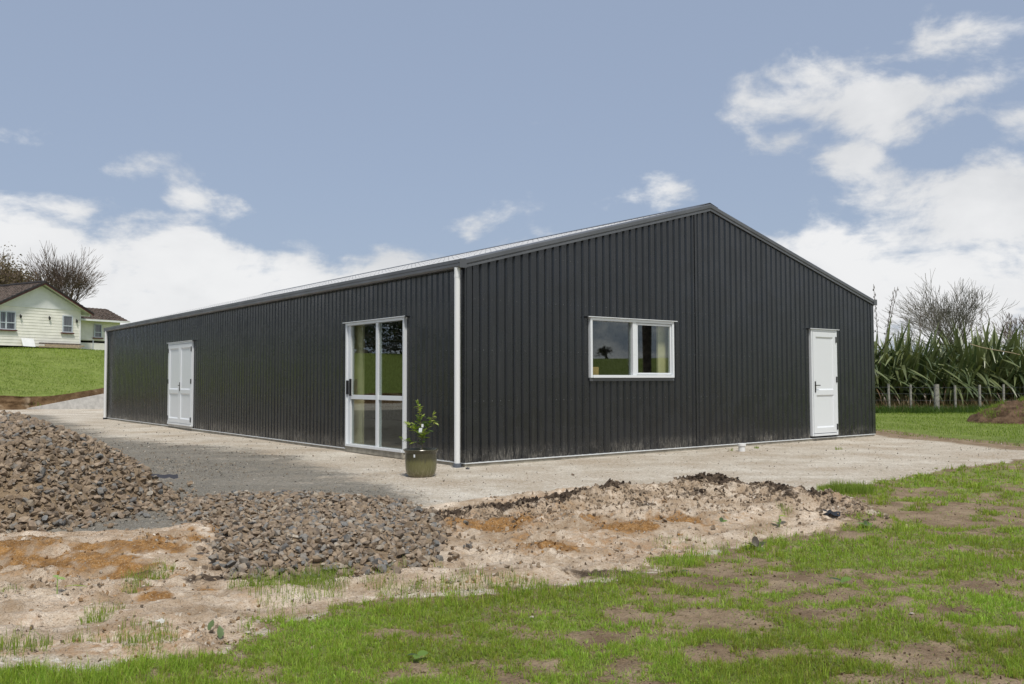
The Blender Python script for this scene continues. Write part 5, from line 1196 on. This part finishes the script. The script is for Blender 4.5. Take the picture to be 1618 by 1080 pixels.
weed(1232, 834, 'sprouting weed with a bright yellow leaf on the brown soil', [(0, .10, .16, .07, .3, .1, YG, True), (0, .03, .13, .05, 2.6, .5, MG, False), (0, .03, .12, .05, 4.2, .4, MG, False), (0, .04, .10, .04, 1.2, .8, MG, False)])
weed(1195, 868, 'purplish dark dock leaves between pale sand and brown soil', [(0, .03, .17, .10, 2.8, .55, (.07, .085, .045), False), (0, .03, .16, .09, .3, .6, (.09, .10, .05), False), (0, .03, .17, .09, 1.5, 1.0, (.08, .065, .05), False), (0, .02, .18, .09, 5.0, .2, MG, False)])
weed(1140, 842, 'small dark green broad leaved weed on the edge of the clay', [(0, .03, .10, .07, 2.9, .4, DG, False), (0, .03, .10, .07, .2, .4, MG, False), (0, .03, .1, .06, 1.3, .8, DG, False)])
weed(1370, 842, 'glossy green broad leaved weed on the bare brown soil', [(0, .03, .13, .08, 2.9, .5, MG, False), (0, .03, .12, .07, .4, .4, MG, False), (0, .03, .1, .07, 1.5, .9, DG, False)])
weed(330, 1010, 'grey green leaf standing on the pale clay left of the lawn', [(0, .01, .08, .045, 1.3, 1.1, (.12, .17, .07), False)])
weed(348, 1012, 'curled grey green leaf on the pale clay, nearer the lawn edge', [(0, .01, .09, .05, 1.8, 1.2, (.13, .19, .08), False)])
weed(660, 1040, 'broad dock leaf among the grass of the front lawn', [(0, .03, .12, .07, .4, .35, MG, False), (0, .03, .11, .06, 3.2, .3, DG, False), (0, .03, .10, .06, 4.6, .2, MG, False)])
weed(1330, 925, 'low broad leaved weed on bare soil in the middle of the right lawn', [(0, .03, .12, .07, .2, .4, MG, False), (0, .03, .13, .07, 2.7, .4, DG, False), (0, .03, .1, .06, 4.4, .3, MG, False)])
weed(1075, 905, 'flat dark leaf with purple stalk on the soil below the clay edge', [(0, .02, .12, .06, 2.9, .2, (.075, .085, .045), False), (0, .02, .11, .06, .2, .25, DG, False)])
def lone_stone(px_, py_, s, col, label, flat=1., name='stone', k=3, lift=.22, cat='stone'):
    x, y = gat(px_, py_); V, T = ROCKS[k]; o = link(name, mesh_np(name, V*np.array([1, 1, flat]), tris=T, col=np.repeat([col], len(V), 0)), M['stone']); o.location = (x, y, hz(x, y)+s*lift*flat); o.scale = (s,)*3; o.rotation_euler = (.2, .15, px_*.7); tag(o, label, cat)
lone_stone(495, 1024, .045, (.50, .40, .33), 'pinkish white pebble lying in the front lawn grass')
lone_stone(1188, 1005, .07, (.40, .29, .18), 'flat tan stone lying in the lawn near the lower right', .4, k=5)
lone_stone(1440, 975, .035, (.55, .50, .46), 'small pale pebble on the right part of the lawn', k=6)
lone_stone(840, 975, .04, (.56, .5, .45), 'small white pebble at the lawn edge under the dirt bank', k=7)
lone_stone(400, 928, .10, (.42, .44, .40), 'flat pale slab stone among the grass tufts below the front stones', .35, k=2)
lone_stone(305, 895, .075, (.20, .19, .17), 'dark flat stone alone in the orange clay', .5, k=4)
lone_stone(205, 878, .07, (.36, .36, .34), 'grey stone alone on the spread orange clay at the left', .6, k=8)
lone_stone(695, 863, .10, (.30, .10, .045), 'broken orange brick fragment beside the right end of the front stones', .45, 'brick_fragment', 1, .2, 'brick fragment')
lone_stone(905, 751, .075, (.10, .08, .07), 'dark lump of earth on the pale sand before the gable wall', .8, 'earth_lump', 9, .25, 'earth lump')
lone_stone(739, 741, .085, (.14, .14, .145), 'dark stone beside the foot of the corner downpipe', .7, 'stone', 10)
lone_stone(735, 842, .085, (.21, .20, .17), 'grey stone embedded in orange soil right of the front stones', .7, 'stone', 11)
def scraps():
    x, y = gat(1310, 826); m = MB(); r = random.Random(4); n = 7
    V = [(.20*i/n-.10, .10*j/3-.05+.01*r.random(), .012+.035*r.random()*(1-abs(2*i/n-1))) for i in range(n+1) for j in range(4)]; m.v = V; m.f = [(i*4+j, (i+1)*4+j, (i+1)*4+j+1, i*4+j+1) for i in range(n) for j in range(3)]
    o = m.build('plastic_scrap', M['black'], smooth='all'); o.location = (x, y, hz(x, y)+.004); o.rotation_euler = (.3, 0, -.4); tag(o, 'scrap of black plastic at the right foot of the dirt bank', 'plastic scrap')
    x, y = gat(252, 1004); m = MB(); m.v = [(.07*i/n-.035, .035*j/3-.017, .01+.02*math.sin(i*.9+j)*.5+.02*r.random()) for i in range(n+1) for j in range(4)]; m.f = [(i*4+j, (i+1)*4+j, (i+1)*4+j+1, i*4+j+1) for i in range(n) for j in range(3)]
    o = m.build('paper_scrap', simple('paper', (.55, .54, .5), .8), smooth='all'); o.scale = (.6, .6, .6); o.location = (x, y, hz(x, y)+.02); o.rotation_euler = (.5, .1, .5); tag(o, 'crumpled white paper scrap in a tuft at the lower left', 'paper')
    x, y = gat(255, 792); m = MB(); m.v = [(.34*i/n-.17, .10*j/3-.05+.02*r.random(), .02+.03*r.random()) for i in range(n+1) for j in range(4)]; m.f = [(i*4+j, (i+1)*4+j, (i+1)*4+j+1, i*4+j+1) for i in range(n) for j in range(3)]
    o = m.build('cloth_scrap', simple('navy_cloth', (.035, .036, .045), .8), smooth='all'); o.location = (x, y, hz(x, y)+.10); o.rotation_euler = (.25, .1, .5); tag(o, 'strip of dark navy cloth at the foot of the tall stone heap', 'cloth')
scraps()
